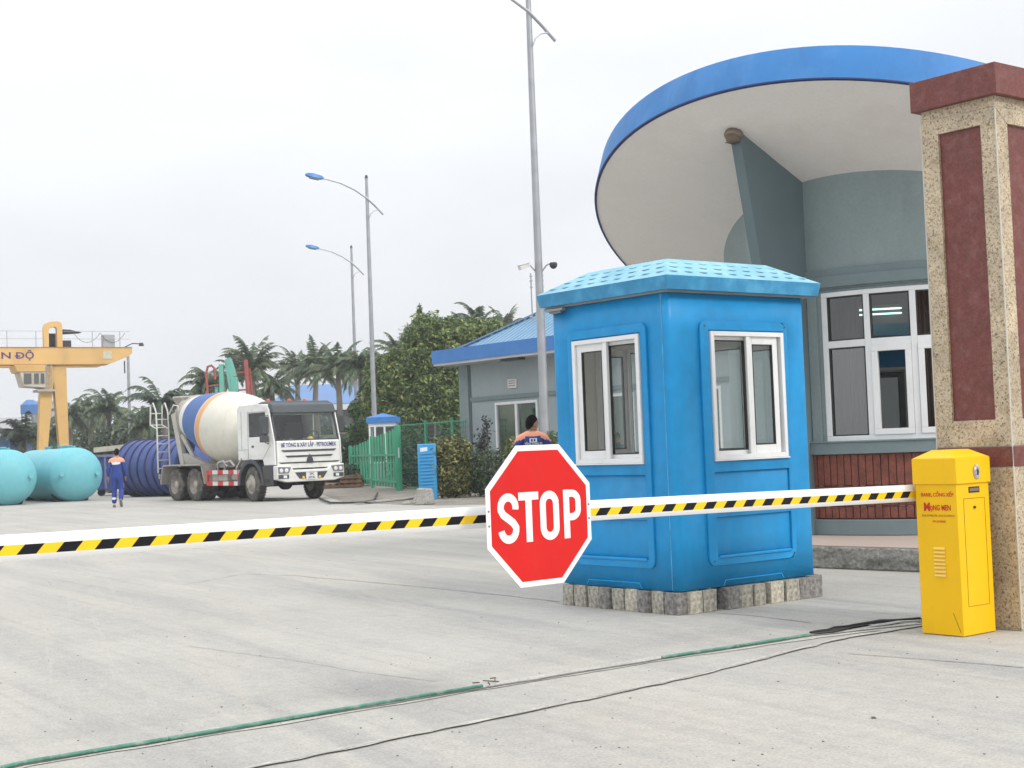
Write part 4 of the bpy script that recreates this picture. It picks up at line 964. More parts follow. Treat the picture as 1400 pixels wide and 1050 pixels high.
for y in (-.95,-.2,.35): 
    b=MB(); b.lathe((.72,y,3.06),(0,0,1),[(0,.06),(.05,.055),(.075,.02)],12); b.build('marker_lamp',mat('marker_orange',(.65,.10,.04),.4),tr)
# cab interior
b=MB(); b.box(-.70,-.66,-1.1,1.1,1.4,2.8); b.box(-.6,-.1,-1.0,-.4,1.45,1.75); b.box(-.6,-.45,-1.0,-.4,1.75,2.4); b.box(-.6,-.1,.4,1.0,1.45,1.75); b.box(-.6,-.45,.4,1.0,1.75,2.4); b.box(.85,1.33,-1.1,1.1,1.45,1.80)
b.build('cab_interior',TP,tr,bev=.02)
b=MB(); st=Vector((.72,.62,1.95)); b.tube([st+Vector((.10*math.sin(a)*.6,.21*math.cos(a),.21*math.sin(a)*.8)) for a in [2*PI*i/20 for i in range(20)]],.018,6,closed=True); b.build('steering_wheel',TP,tr)
hh_=thing('safety_helmet','yellow safety helmet lying on the dashboard behind the truck windscreen','helmet',(0,0,0))
mw=Matrix.Translation(Vector((-7.22,45.95,0)))@Matrix.Rotation(R(-50),4,'Z')
hh_.location=mw@Vector((1.08,.28,1.815))
b=MB(); b.lathe((0,0,0),(0,0,1),[(0,.16),(.008,.16),(.012,.125),(.07,.115),(.12,.08),(.14,.02)],20); b.build('helmet_shell',mat('helmet_yellow',(.80,.55,.03),.35),hh_)
for k,(y,c_,lab) in enumerate(((-.55,(.75,.76,.75),'crumpled white papers on the left half of the truck dashboard'),(-.1,(.5,.6,.62),'pale blue cloth on the truck dashboard beside the yellow helmet'),(.75,(.5,.6,.3),'green and white bag at the right end of the truck dashboard'))):
    b=MB(); rr=random.Random(k); n=6; vs=[((i/(n-1)-.5)*.20,(j/(n-1)-.5)*.42,.015+.07*rr.random()*(0<i<n-1)*(0<j<n-1)) for i in range(n) for j in range(n)]
    b.add(vs,[(i*n+j,(i+1)*n+j,(i+1)*n+j+1,i*n+j+1) for i in range(n-1) for j in range(n-1)]); o=b.build(['paper_pile','cloth','bag'][k],mat('dash_item_%d'%k,c_,.8),solid=.01); o.location=mw@Vector((1.12,y,1.805)); o.rotation_euler=(0,0,R(-50)); tag(o,lab,['papers','cloth','bag'][k])
# front panel, grille, lamps, bumper
b=MB(); b.prism([(1.385,1.835),(1.44,1.80),(1.465,1.16),(1.47,.98),(1.40,.98),(1.40,1.1)],-1.12,1.12,((0,0,0),(1,0,0),(0,0,1),(0,1,0))); b.build('front_panel',TW,tr,bev=.02)
for (z,ww,zz) in ((1.50,.98,.045),(1.33,.85,.045),(1.14,1.10,.035)):
    b=MB(); b.prism([(-ww,z+zz),(-ww*.92,z-zz*.2),(ww*.92,z-zz*.2),(ww,z+zz)],1.455,1.475,((0,0,0),(0,1,0),(0,0,1),(1,0,0))); b.build('grille_slot',TP,tr)
b=MB(); b.prism([(-.13,1.13),(.13,1.13),(.10,1.27),(0,1.42),(-.10,1.27)],1.4755,1.50,((0,0,0),(0,1,0),(0,0,1),(1,0,0))); b.build('emblem',mat('emblem_grey',(.10,.10,.11),.4,.5),tr,bev=.01)
b=MB(); bp_=[(-1.2,1.08),(-1.2,.66),(-.85,.57),(.85,.57),(1.2,.66),(1.2,1.08),(.72,1.08),(.62,.94),(-.62,.94),(-.72,1.08)]
b.prism(bp_,1.30,1.54,((0,0,0),(0,1,0),(0,0,1),(1,0,0)))
b.build('bumper',TW,tr,bev=.03,seg=3)
b=MB(); b.prism([(-.58,.86),(-.42,.66),(.42,.66),(.58,.86)],1.541,1.552,((0,0,0),(0,1,0),(0,0,1),(1,0,0))); b.build('air_intake',TP,tr)
for sd in (-1,1):
    b=MB(); b.prism([(sd*.72,1.02),(sd*.80,.84),(sd*1.15,.84),(sd*1.17,1.04)] if sd>0 else [(sd*1.17,1.04),(sd*1.15,.84),(sd*.80,.84),(sd*.72,1.02)],1.541,1.555,((0,0,0),(0,1,0),(0,0,1),(1,0,0)))
    hl=b.build('headlight',mat('headlight_housing',(.25,.26,.27),.3,.3),tr)
    for yy in (.88,1.06):
        b=MB(); b.lathe((1.5555,sd*yy,.93),(1,0,0),[(0,.065),(.01,.06),(.02,.02)],16); b.build('bulb',mat('headlight_glass',(.75,.77,.78),.15),hl)
    b=MB(); b.box(1.541,1.553,sd*.98-.18,sd*.98+.18,.68,.80); fl=b.build('fog_lamp',TP,tr)
    b=MB(); b.box(1.5535,1.562,sd*.93-.06,sd*.93+.06,.70,.78); b.build('bulb',mat('headlight_glass'),fl)
    b=MB(); b.lathe((1.553,sd*.29,.69),(1,0,0),[(0,.05),(.012,.045),(.02,.01)],14); b.build('yellow_lamp',mat('lamp_yellow',(.75,.50,.05),.3),tr)
b=MB(); b.box(1.553,1.565,-.20,.20,.63,.85); pt=b.build('number_plate',mat('plate_white',(.7,.7,.7),.5),tr)
text('29C',.10,((1.566,0,.795),(0,1,0),(0,0,1),(1,0,0)),'plate_lettering',TD,pt,bold=.002); text('537.81',.09,((1.566,0,.69),(0,1,0),(0,0,1),(1,0,0)),'plate_lettering',TD,pt,bold=.002)
text('BÊ TÔNG & XÂY LẮP - PETROLIMEX',.17,((1.452,0,1.685),(0,1,0),Vector((-.035,0,1)).normalized(),(1,0,0)),'company_lettering',mat('letter_navy',(.02,.04,.20),.5),tr,bold=.002,maxw=1.95)
# cab steps, arches, mudguards
for sd in (-1,1):
    # door-side lower panel and step box in front of the wheel
    b=MB(); b.box(.70,1.30,sd*1.19-.02,sd*1.19+.02,.48,1.09); b.build('step_panel',TP,tr,bev=.01)
    b=MB()
    for z in (.58,.80): b.box(.74,1.12,sd*1.215-.006,sd*1.215+.006,z,z+.12)
    b.build('step_tread',TD,tr)
    # wheel arch (ring segment over the front wheel)
    b=MB(); n=12; ri,ro=.62,.74; vs=[]
    for i in range(n+1):
        a=R(-5)+R(190)*i/n
        for yy in (sd*.78,sd*1.235):
            for r_ in (ri,ro): vs.append((r_*math.cos(a)*1.06,yy,.56+r_*math.sin(a)))
    fs=[]
    for i in range(n): q=4*i;p=q+4; fs+=[(q,q+1,p+1,p),(q+2,p+2,p+3,q+3),(q,p,p+2,q+2),(q+1,q+3,p+3,p+1)]
    fs+=[(0,2,3,1),(4*n,4*n+1,4*n+3,4*n+2)]; b.add(vs,fs); b.build('wheel_arch',TP,tr)
    # trapezoid rear mudguard
    b=MB(); prof=[(-6.02,.62),(-5.85,1.16),(-3.2,1.16),(-2.98,.55)]; t_=.05
    for i in range(3):
        p,q=prof[i],prof[i+1]; dx,dz=q[0]-p[0],q[1]-p[1]; l=math.hypot(dx,dz); nx,nz=-dz/l*t_,dx/l*t_
        ya,yb=sorted((sd*.72,sd*1.24)); b.hexa([(p[0],ya,p[1]),(q[0],ya,q[1]),(q[0],yb,q[1]),(p[0],yb,p[1]),(p[0]+nx,ya,p[1]+nz),(q[0]+nx,ya,q[1]+nz),(q[0]+nx,yb,q[1]+nz),(p[0]+nx,yb,p[1]+nz)])
    b.build('mudguard',TG,tr,bev=.01)
    b=MB(); b.box(-5.8,-3.25,min(sd*.70,sd*.72),max(sd*.70,sd*.72),.75,1.14); b.build('mudguard_dark_inner',BLACK,tr)  # black sheet that makes the inside of the mudguard dark
    # red and white side guard
    sg_=MB(); yy=sd*1.2
    for z in (.50,.86): 
        for i in range(6):
            x0_=-2.78+i*.345; sg_.box(x0_,x0_+.345,yy-.025,yy+.025,z,z+.13,mi=i%2)
    for x in (-2.80,-.79): sg_.box(x-.03,x+.05,yy-.028,yy+.028,.50,.99,mi=0)
    sg_.build('side_guard',[RED,DW],tr)
    b=MB(); b.box(-2.6,-1.6,min(sd*.95,sd*1.15),max(sd*.95,sd*1.15),.64,.84); b.tube([(-1.4,sd*1.0,.75),(-.95,sd*1.0,.75)],.12,12); b.build('tool_box',TG,tr,bev=.02)
# drum
dr0=Vector((-.98,0,1.94)); dr1=Vector((-6.0,0,2.86)); dd_=(dr1-dr0).normalized()
prof=[(0,.35),(0,.62),(.10,.72),(.45,.94),(.85,1.09),(1.25,1.18),(1.6,1.215),(2.0,1.215),(2.36,1.20),(2.72,1.16),(2.76,1.155),(3.3,1.06),(4.10,.90),(4.13,.893),(4.5,.80),(4.6,.775),(4.62,.80),(4.69,.80),(4.71,.76),(4.97,.68),(4.99,.71),(5.08,.71),(5.12,.58),(5.17,.45)]
mi=[0]*8+[3,1,2,2,2,1,1]+[4]*8
b=MB(); b.lathe(dr0,dd_,prof,64,mi,cap=True); b.build('drum',[DC,DW,DB,DO,TG],tr,ang=30)
b=MB(); b.lathe(dr0-dd_*.35,dd_,[(0,.25),(.1,.33),(.34,.33)],20); b.build('drum_drive',TD,tr)
b=MB()
for z0,x in ((0,-.98),):
    b.hexa([(-1.25,-.5,1.06),(-.85,-.5,1.06),(-.85,.5,1.06),(-1.25,.5,1.06),(-1.15,-.4,1.75),(-.95,-.4,1.75),(-.95,.4,1.75),(-1.15,.4,1.75)])
b.build('front_pedestal',TG,tr)
# subframe under drum: sloping rails rising to the rear pedestal
b=MB()
for sd in (-1,1):
    b.bar((-1.3,sd*.45,1.13),(-6.2,sd*.45,1.13),.10,.14)
    b.bar((-5.5,sd*.62,1.15),(-5.95,sd*.70,2.95),.16,.22); b.bar((-4.7,sd*.5,1.15),(-5.6,sd*.62,2.2),.10,.14)
    b.hexa([(-5.7,sd*.5-.12,1.12),(-3.6,sd*.5-.12,1.12),(-3.6,sd*.5+.12,1.12),(-5.7,sd*.5+.12,1.12),(-5.7,sd*.58-.1,1.62),(-5.1,sd*.58-.1,1.52),(-5.1,sd*.58+.1,1.52),(-5.7,sd*.58+.1,1.62)])
b.bar((-5.9,-.7,2.2),(-5.9,.7,2.2),.12)
b.build('rear_pedestal',mat('pedestal_dusty',(.48,.46,.41),.8,var=.15,dirt=(.3,.28,.24),damt=.6,dscale=(3,3,3)),tr,bev=.01)
b=MB(); b.lathe((-6.15,0,3.55),(0,0,-1),[(0,.58),(.05,.6),(.55,.34),(.8,.26)],20,cap=False); b.build('hopper',TG,tr,solid=.02)
b=MB(); b.prism([(-.3,-.22),(.3,-.22),(.22,.1),(-.22,.1)],0,1.5,((-6.35,0,2.3),(0,1,0),(0,0,1),Vector((-.35,0,-.94)))); b.build('chute',mat('chute_blue',(.03,.08,.30),.6,dirt=(.3,.3,.3),damt=.5),tr)
# access ladder with hooped platform
b=MB(); LX=-6.45
for y in (-1.12,-.68): b.tube([(LX,y,.95),(LX+.0,y,2.35),(LX-.05,y,3.05),(LX-.25,y,3.35),(LX-.45,y,3.28),(LX-.5,y,2.6)],.028,6)
for i in range(7): b.tube([(LX,-1.12,1.1+.28*i),(LX,-.68,1.1+.28*i)],.018,6)
for y in (-1.12,-.68): b.tube([(LX-.5,y,2.6),(LX,y,2.45)],.022,6)
b.tube([(LX-.5,-1.12,3.0),(LX-.5,-.68,3.0)],.022,6); b.tube([(LX-.5,-1.12,2.6),(LX-.5,-.68,2.6)],.022,6)
b.tube([(LX+.05,-.68,2.95),(LX+.4,-.68,3.25),(LX+.75,-.68,3.2),(LX+.75,-.68,2.5)],.026,6)
b.build('ladder',mat('ladder_white',(.60,.60,.57),.6,dirt=(.4,.38,.33),damt=.5),tr)
b=MB(); 
for x_ in (-2.55,-2.1): b.tube([(x_,-.95,1.0),(x_+.1,-1.0,1.22),(x_+.45,-1.0,1.28),(x_+.7,-.98,1.1)],.04,6)
b.bar((-.95,-1.15,1.02),(-.55,-1.18,1.34),.10,.05); b.build('pipework',mat('pipe_pale',(.45,.44,.42),.6),tr)
b=MB(); b.box(-6.35,-6.25,-1.1,1.1,.55,.72); b.box(-6.38,-6.28,-1.15,-.85,.74,.90); b.build('rear_bar',TG,tr)
# hose on the ground
cable([(437,684),(452,690),(475,690),(500,689),(512,686),(516,676)],.03,'black hose running over the concrete from the truck to the green fence','hose',z=.05,wob=.0)
# ================================================================== storage tanks
CY=mat('tank_cyan',(.15,.46,.52),.55,var=.05,scale=1,fine=.03,fscale=6,dirt=(.2,.5,.54),damt=.3,dscale=(1,1,1))
def tank(cx,cy,label,dirv,L_,r=.98):
    t=thing('storage_tank',label,'tank',(cx,cy,0),0,'pale cyan steel tanks in the yard')
    d=Vector(dirv).normalized(); c=Vector((0,0,r)); b=MB()
    prof=[(-.46,.02),(-.455,.15),(-.42,.38),(-.34,.60),(-.22,.78),(-.08,.915),(0,.965),(.04,r),(L_,r),(L_+.1,.93),(L_+.3,.65),(L_+.45,.1)]
    b.lathe(c,d,prof,56); b.build('shell',CY,t,ang=50)
    s=d.cross(Z3).normalized()
    for k in (-.66,.66):
        b=MB(); p=c-d*.24+s*k*1.0+Z3*.02; b.tube([p,p-d*.20],.05,8); b.tube([p-d*.16,p-d*.21],.085,8); b.build('lug',CY,t)
    b=MB()
    for q in (.9,1.7,3.4): p=c+d*q+Z3*(r-.03); b.tube([p,p+Z3*.10],.12,12); b.tube([p+Z3*.10,p+Z3*.13],.17,12)
    b.bar(c+d*1.0+Z3*(r+.05)+s*.3,c+d*2.6+Z3*(r+.05)+s*.3,.05); b.build('nozzle',CY,t)
    b=MB()
    for q in (.7,L_-.8): b.prism([(-.6,0),(.6,0),(.72,.28),(-.72,.28)],-.08,.08,(d*q,s,Z3,d))
    b.build('saddle',DARK,t)
dT=Vector((-.56,.83,0))
p=at(104,640,53.6); tank(p.x,p.y,'right hand cyan storage tank, its whole domed end visible beside the walking worker',dT,5.2)
p=at(12,645,51.5); tank(p.x,p.y,'left hand cyan storage tank, cut by the left edge of the photo',dT,5.2,)
NV=mat('tank_navy',(.045,.075,.24),.6,var=.1,scale=1.2,dirt=(.14,.16,.30),damt=.5,dscale=(.8,.8,.8)); NVD=mat('tank_rib_navy',(.02,.025,.10),.6)
nt_=thing('ribbed_tank','dark blue ribbed round tank lying behind the rear of the mixer truck','tank',(0,0,0)); p=at(186,645,57.5); nt_.location=(p.x,p.y,0)
d=Vector((.78,-.62,0)).normalized(); b=MB(); r_=1.09
b.lathe((0,0,r_),d,[(-.42,.1),(-.38,.5),(-.2,.85),(0,1.03),(.1,r_),(4.2,r_),(4.3,1.0),(4.5,.6),(4.6,.1)],48); b.build('shell',NV,nt_,ang=50)
for i in range(9):
    b=MB(); b.lathe(Vector((0,0,r_))+d*(.1+i*.46),d,[(0,r_-.01),(.0,r_+.035),(.07,r_+.035),(.07,r_-.01)],48,cap=False); b.build('rib',NVD,nt_)
b=MB()
for q in (.6,3.6): b.prism([(-.6,0),(.6,0),(.72,.25),(-.72,.25)],-.08,.08,(d*q,d.cross(Z3),Z3,d))
b.build('saddle',DARK,nt_)
# flatbed trailer behind
ft=thing('flatbed_trailer','long flatbed trailer with a pale deck parked behind the tanks','trailer',(0,0,0)); a=at(128,612,66); c=at(262,598,62)
a=Vector((a.x,a.y,0)); c=Vector((c.x,c.y,0)); dv=(c-a).normalized(); nv=Vector((-dv.y,dv.x,0)); ft.location=a; Lf=(c-a).length
za=at(128,612,66).z; zc=at(262,598,62).z
b=MB(); b.hexa([Z3*(za-.22),dv*Lf+Z3*(zc-.22),dv*Lf+nv*2.4+Z3*(zc-.22),nv*2.4+Z3*(za-.22),Z3*za,dv*Lf+Z3*zc,dv*Lf+nv*2.4+Z3*zc,nv*2.4+Z3*za]); b.build('deck',mat('deck_pale',(.5,.47,.38),.8,var=.1),ft)
b=MB(); b.hexa([nv*.3+Z3*(za-.75),nv*.3+dv*Lf+Z3*(zc-.75),dv*Lf+nv*2.1+Z3*(zc-.75),nv*2.1+Z3*(za-.75),nv*.3+Z3*(za-.225),nv*.3+dv*Lf+Z3*(zc-.225),dv*Lf+nv*2.1+Z3*(zc-.225),nv*2.1+Z3*(za-.225)]); b.build('frame',TD,ft)
for q in (.12,.38,.75,.9):
    b=MB(); o=dv*Lf*q+nv*.1; b.lathe(o+Z3*.5,nv,[(0,.3),(0,.48),(.05,.5),(.25,.5),(.3,.3)],24); b.build('wheel',TYRE,ft)
sk=thing('steel_skip','dark blue steel skip behind the walking worker','skip',at(152,640,60)); sk.location.z=0
b=MB(); b.hexa([(-.7,0,.25),(.75,0,.25),(.75,1.4,.25),(-.7,1.4,.25),(-.85,-.1,1.62),(.9,-.1,1.62),(.9,1.5,1.62),(-.85,1.5,1.62)]); b.build('body',NV,sk,bev=.02)
b=MB(); b.bar((-.87,-.12,1.64),(.92,-.12,1.64),.12,.1); b.bar((-.2,-.11,.3),(-.2,-.13,1.6),.08); b.bar((.4,-.11,.3),(.4,-.13,1.6),.08); b.build('rim',mat('skip_rim',(.14,.16,.27),.6),sk)
for x in (-.5,.5): b=MB(); b.tube([(x,.2,.15),(x,.35,.15)],.15,14); b.build('roller',BLACK,sk)
# ================================================================== gantry crane
CYE=mat('crane_yellow',(.68,.43,.155),.55,var=.07,scale=.6,dirt=(.38,.22,.09),damt=.4,dscale=(.7,.7,.35))
crn=thing('gantry_crane','yellow gantry crane with an A shaped leg and hanging white cabin, left of the truck','crane',(0,0,0))
ca=at(0,498,80); cb=at(181,488,83.6); ca.z=0; cb.z=0; cd=(cb-ca).normalized(); cn_=Vector((-cd.y,cd.x,0)); crn.location=ca; LC=(cb-ca).length
def Cp(s,n_,z): return cd*s+cn_*n_+Z3*z
def cbox(b,s0,s1,n0,n1,z0,z1,mi=None): b.hexa([Cp(s0,n0,z0),Cp(s1,n0,z0),Cp(s1,n1,z0),Cp(s0,n1,z0),Cp(s0,n0,z1),Cp(s1,n0,z1),Cp(s1,n1,z1),Cp(s0,n1,z1)],mi)
b=MB(); zb,ztp=6.94,7.86
b.prism([(-14,zb),(LC-1.3,zb),(LC-.25,zb+.42),(LC,zb+.62),(LC,ztp),(-14,ztp)],0,.7,((0,0,0),cd,Z3,cn_)); b.build('main_beam',CYE,crn,bev=.01)
b=MB(); b.prism([(-14,zb),(LC-1.3,zb),(LC,zb+.5),(LC,ztp),(-14,ztp)],2.4,3.1,((0,0,0),cd,Z3,cn_)); b.build('rear_beam',CYE,crn,bev=.01)
b=MB()
for s_ in (-13.5,LC-.6): cbox(b,s_,s_+.3,.7,2.4,ztp-.4,ztp-.1)
b.build('cross_tie',CYE,crn)
b=MB(); cbox(b,-14,LC-1.4,-.05,.75,zb-.05,zb-.001); cbox(b,-14,LC,-.03,.73,ztp+.001,ztp+.04); b.build('flange',mat('crane_flange',(.36,.20,.08),.6),crn)
LP_=mat('letter_purple',(.07,.03,.16),.5)
bt=text('BẾN',.50,(Cp(-.10,-.004,7.41),cd,Z3,-cn_),'beam_lettering',LP_,crn,bold=.008,depth=.004,maxw=1.35)
bt=text('DỘ',.50,(Cp(1.33,-.004,7.41),cd,Z3,-cn_),'beam_lettering',LP_,crn,bold=.008,depth=.004,maxw=.95)
xm=min((Vector(v.co).dot(cd)) for v in bt.data.vertices); b=MB(); b.bar(cd*(xm-.07)-cn_*.012+Z3*7.40,cd*(xm+.22)-cn_*.012+Z3*7.40,.01,.065); b.build('beam_lettering',LP_,crn)
b=MB(); 
sL=2.92
for (n0,n1,s0,s1) in ((0,.0,-.30,-.72),(0,.0,.30,.70)):
    b.hexa([Cp(sL+s1-.2,.9,0.05),Cp(sL+s1+.2,.9,0.05),Cp(sL+s1+.2,1.4,.05),Cp(sL+s1-.2,1.4,.05),Cp(sL+s0-.40,.05,zb-.06),Cp(sL+s0+.35,.05,zb-.06),Cp(sL+s0+.35,.65,zb-.06),Cp(sL+s0-.40,.65,zb-.06)])
b.build('leg',CYE,crn,bev=.01)
b=MB(); cbox(b,sL-1.8,sL+1.8,.85,1.45,.35,.75); b.build('sill_beam',CYE,crn)
b=MB(); c_=[(-.52,ztp+.042),(-.52,9.0),(-.42,9.22),(-.2,9.32),(.2,9.36),(.42,9.30),(.5,9.1),(.5,ztp+.042)]; i_=[(.2,ztp+.042),(.2,8.95),(.1,9.05),(-.15,9.0),(-.25,8.85),(-.25,ztp+.042)]
b.prism(c_+i_,.1,.5,(Cp(sL,0,0),cd,Z3,cn_)); b.build('portal_frame',CYE,crn,bev=.01)
b=MB(); cbox(b,sL-.15,sL+.35,1.0,1.6,ztp,8.75); cbox(b,sL+.55,sL+1.15,.9,1.6,ztp+.04,8.35); b.hexa([Cp(sL+.5,.8,8.72),Cp(sL+1.75,.8,8.80),Cp(sL+1.75,1.7,8.80),Cp(sL+.5,1.7,8.72),Cp(sL+.55,.8,8.98),Cp(sL+1.1,.8,8.95),Cp(sL+1.1,1.7,8.95),Cp(sL+.55,1.7,8.98)]); b.build('hoist_trolley',DARK,crn,bev=.02)
b=MB()
for s_ in [-12+1.55*i for i in range(14)]:
    if s_<LC-.2 and abs(s_-sL)>.6: b.tube([Cp(s_,.03,ztp),Cp(s_,.03,ztp+.95)],.022,5)
for z in (.5,.93):
    b.tube([Cp(-14,.03,ztp+z),Cp(sL-.55,.03,ztp+z)],.012,5); b.tube([Cp(sL+.55,.03,ztp+z),Cp(LC-.1,.03,ztp+z)],.012,5)
b.build('guard_rail',mat('rail_grey',(.35,.36,.37),.5),crn)
b=MB()
for (s0,s1) in ((4.0,5.5),(5.5,6.9)):
    pts=[]
    for k in range(13): t=k/12; pts.append(Cp(s0+(s1-s0)*t,.05,ztp+.85-.55*4*t*(1-t)))
    b.tube(pts,.012,4)
b.build('festoon_cable',DARK,crn)
b=MB(); cbox(b,LC-1.6,LC-.95,.1,.6,ztp+.04,ztp+.75); b.build('cable_cage',mat('rail_grey'),crn)
b=MB(); cbox(b,5.62,6.1,-.02,-.002,7.22,7.68); b.build('beam_plaque',mat('plaque_pale',(.6,.55,.42),.6,dirt=(.1,.08,.05),damt=.6,dscale=(3,3,3)),crn)
b=MB(); cbox(b,LC-.5,LC-.45,-.1,0,6.4,7.1); b.build('hanging_cable',DARK,crn)
b=MB(); b.tube([Cp(LC-.4,.1,7.9),Cp(LC+.0,-.1,8.1),Cp(LC+.45,-.3,8.05)],.03,5); b.lathe(Cp(LC+.45,-.3,8.12),(0,0,-1),[(0,.1),(.18,.16)],10); b.build('work_lamp',DARK,crn)
# operator cabin
b=MB(); s0,s1=.75,2.35
b.hexa([Cp(s0+.45,-.2,5.72),Cp(s1,-.2,5.62),Cp(s1,1.3,5.62),Cp(s0+.45,1.3,5.72),Cp(s0+.25,-.25,6.5),Cp(s1,-.25,6.5),Cp(s1,1.35,6.5),Cp(s0+.25,1.35,6.5)]); 
b.build('cabin_body',mat('cabin_white',(.55,.52,.45),.6,dirt=(.35,.22,.10),damt=.6,dscale=(2,2,1)),crn,bev=.03)
b=MB(); b.hexa([Cp(s0+.1,-.3,6.505),Cp(s1,-.3,6.505),Cp(s1,1.4,6.505),Cp(s0+.1,1.4,6.505),Cp(s0-.05,-.35,6.88),Cp(s1+.02,-.35,6.88),Cp(s1+.02,1.4,6.88),Cp(s0-.05,1.4,6.88)]); b.build('cabin_roof',CYE,crn,bev=.02)
for (a_,c_) in ((s0+.45,s0+.85),(s0+1.0,s0+1.25),(s0+1.35,s0+1.55)):
    b=MB(); cbox(b,a_,c_,-.262,-.252,5.85,6.42); b.build('cabin_window',mat('cabin_glass',(.10,.10,.10),.15),crn)
b=MB(); 
for s_ in (2.45,2.72): b.tube([Cp(s_,-.1,5.6),Cp(s_,-.1,6.95)],.03,5)
for i in range(6): b.tube([Cp(2.45,-.1,5.7+i*.22),Cp(2.72,-.1,5.7+i*.22)],.02,5)
cbox(b,s0+1.2,2.9,-.1,1.2,5.42,5.55); b.build('cabin_ladder',mat('rail_grey'),crn)
# ================================================================== far lamp post behind the crane
p=at(178,600,96); fl_=thing('yard_lamp','thin grey yard lamp post behind the right end of the crane beam','lamp post',(p.x,p.y,0))
b=MB(); b.tube([(0,0,0),(0,0,8.8)],[.13,.09],8); b.build('pole',GALV,fl_)
# ================================================================== fences
GF=mat('fence_green',(.04,.34,.19),.5,var=.1,scale=2,dirt=(.10,.30,.20),damt=.4,dscale=(2,2,2)); GFD=mat('mesh_green',(.02,.12,.07),.6)
fn=thing('slatted_fence','green steel slatted fence panel with a tall round post, right of the truck','fence',(0,0,0))
f0=at(545,640,51); f1=at(479,640,62); f0.z=0;f1.z=0; fd=(f1-f0).normalized(); fnn=Vector((-fd.y,fd.x,0)); fn.location=f0; FL=(f1-f0).length
def Fp(s,z,n_=0): return fd*s+Z3*z+fnn*n_
b=MB(); b.tube([Fp(0,0),Fp(0,2.28)],.115,12); b.build('post',GF,fn)
ftop=lambda s:2.22-.055*s
for s_ in (5.6,FL-.1): b=MB(); b.tube([Fp(s_,0),Fp(s_,ftop(s_)+.08)],.07,10); b.build('post',GF,fn)
for k,(s0,s1,z0) in enumerate(((.2,5.5,.10),(5.7,8.6,.12),(8.6,FL-.15,.72))):
    b=MB(); n=int((s1-s0)/.33)
    for i in range(n+1):
        s=s0+.1+i*(s1-s0-.2)/n; z1=ftop(s)-.06*(i%2); o_=.035 if i%2 else -.0; b.hexa([Fp(s-.075,z0,o_-.02),Fp(s+.075,z0,o_-.02),Fp(s+.075,z0,o_+.02),Fp(s-.075,z0,o_+.02),Fp(s-.075,z1,o_-.02),Fp(s+.075,z1,o_-.02),Fp(s+.075,z1,o_+.02),Fp(s-.075,z1,o_+.02)])
    for z in (z0+.2,1.25): b.bar(Fp(s0,z,-.05),Fp(s1,z,-.05),.05,.07); b.bar(Fp(s0,z,.05),Fp(s1,z,.05),.05,.07)
    b.build('slat_panel',GF,fn)
b=MB(); b.prism([(.02,.05),(-.02,.05),(-.02,.4),(.02,.4)],0,.01,(Fp(-.13,1.1),(1,0,0),Z3,(0,-1,0))); b.build('notice_strip',FRAMEW,fn)
mf=thing('mesh_fence','green wire mesh fence with a round post in front of the big leafy tree','fence',(f0.x+.15,f0.y+.2,0)); m1=at(640,640,46.5); mL=(Vector((m1.x,m1.y,0))-mf.location).length; md=(Vector((m1.x,m1.y,0))-mf.location).normalized()
b=MB(); z=.15
while z<2.3: b.bar(md*.0+Z3*z,md*mL+Z3*z,.016); z+=.16
s=.0
while s<mL: b.bar(md*s+Z3*.1,md*s+Z3*2.28,.012); s+=.13
b.build('wire_mesh',GFD,mf)
for s in (2.05,4.2): b=MB(); b.tube([md*s,md*s+Z3*2.4],.05,10); b.build('post',GF,mf)
b=MB(); b.bar(md*0+Z3*2.28,md*mL+Z3*2.28,.03); b.bar(Z3*.1,md*mL+Z3*.1,.03); b.build('rail',GF,mf)
# towel on the mesh fence
tw=at(590,589,50.0-.35); 
b=MB(); n=12
def tow(sx,sz,mi,dz,y):
    pts=[(-sx,sz)]+[(-sx*math.cos(PI*i/n*1.0),-sz+sx*.9-sx*.9*math.sin(PI*i/n)) for i in range(n+1)]+[(sx,sz)]
    b.prism(pts,y,y+.012,((0,0,dz),(1,0,0),(0,0,1),(0,-1,0)),mi)
tow(.24,.30,0,0,0); tow(.19,.28,1,.02,.0125); tow(.13,.26,0,.04,.025)
o=b.build('towel',[mat('towel_grey',(.12,.10,.09),.95,var=.1),mat('towel_border',(.42,.36,.34),.95)]); o.location=(tw.x,tw.y-.05,tw.z); o.rotation_euler=(0,0,R(-25)); tag(o,'grey towel with a pale border hung over the mesh fence','towel')
# little white kiosk behind the fence
ks=thing('kiosk','small white framed kiosk with a blue roof behind the green fence','kiosk',at(525,600,60)); ks.location.z=0; ks.scale=(.90,.90,.98)
b=MB(); b.box(-.62,.62,-.6,.6,0,.95); b.build('lower_wall',OFW,ks)
b=MB()
for x in (-.62,-.38,.05,.54): b.box(x,x+.08,-.63,-.55,.95,2.55)
for y in (-.5,.52): b.box(-.63,-.55,y,y+.08,.95,2.55); b.box(.55,.63,y,y+.08,.95,2.55)
b.box(-.63,.63,-.64,-.56,2.45,2.62); b.box(-.63,.63,-.64,-.56,.93,1.0); b.box(-.63,.63,.56,.64,2.45,2.62)
b.build('frame',FRAMEW,ks)
b=MB(); b.add([(-.54,-.57,1),(.54,-.57,1),(.54,-.57,2.45),(-.54,-.57,2.45)],[(0,1,2,3)]); b.build('glazing',GLASSD,ks)
b=MB(); b.box(-.5,.5,.3,.34,.95,2.4); b.build('back_wall',INT,ks)
b=MB(); b.box(-.72,.72,-.72,.72,2.60,2.84); b.add([(-.72,-.72,2.842),(.72,-.72,2.842),(.72,.72,2.842),(-.72,.72,2.842),(0,0,3.02)],[(0,1,4),(1,2,4),(2,3,4),(3,0,4)]); b.build('roof',OFB,ks)
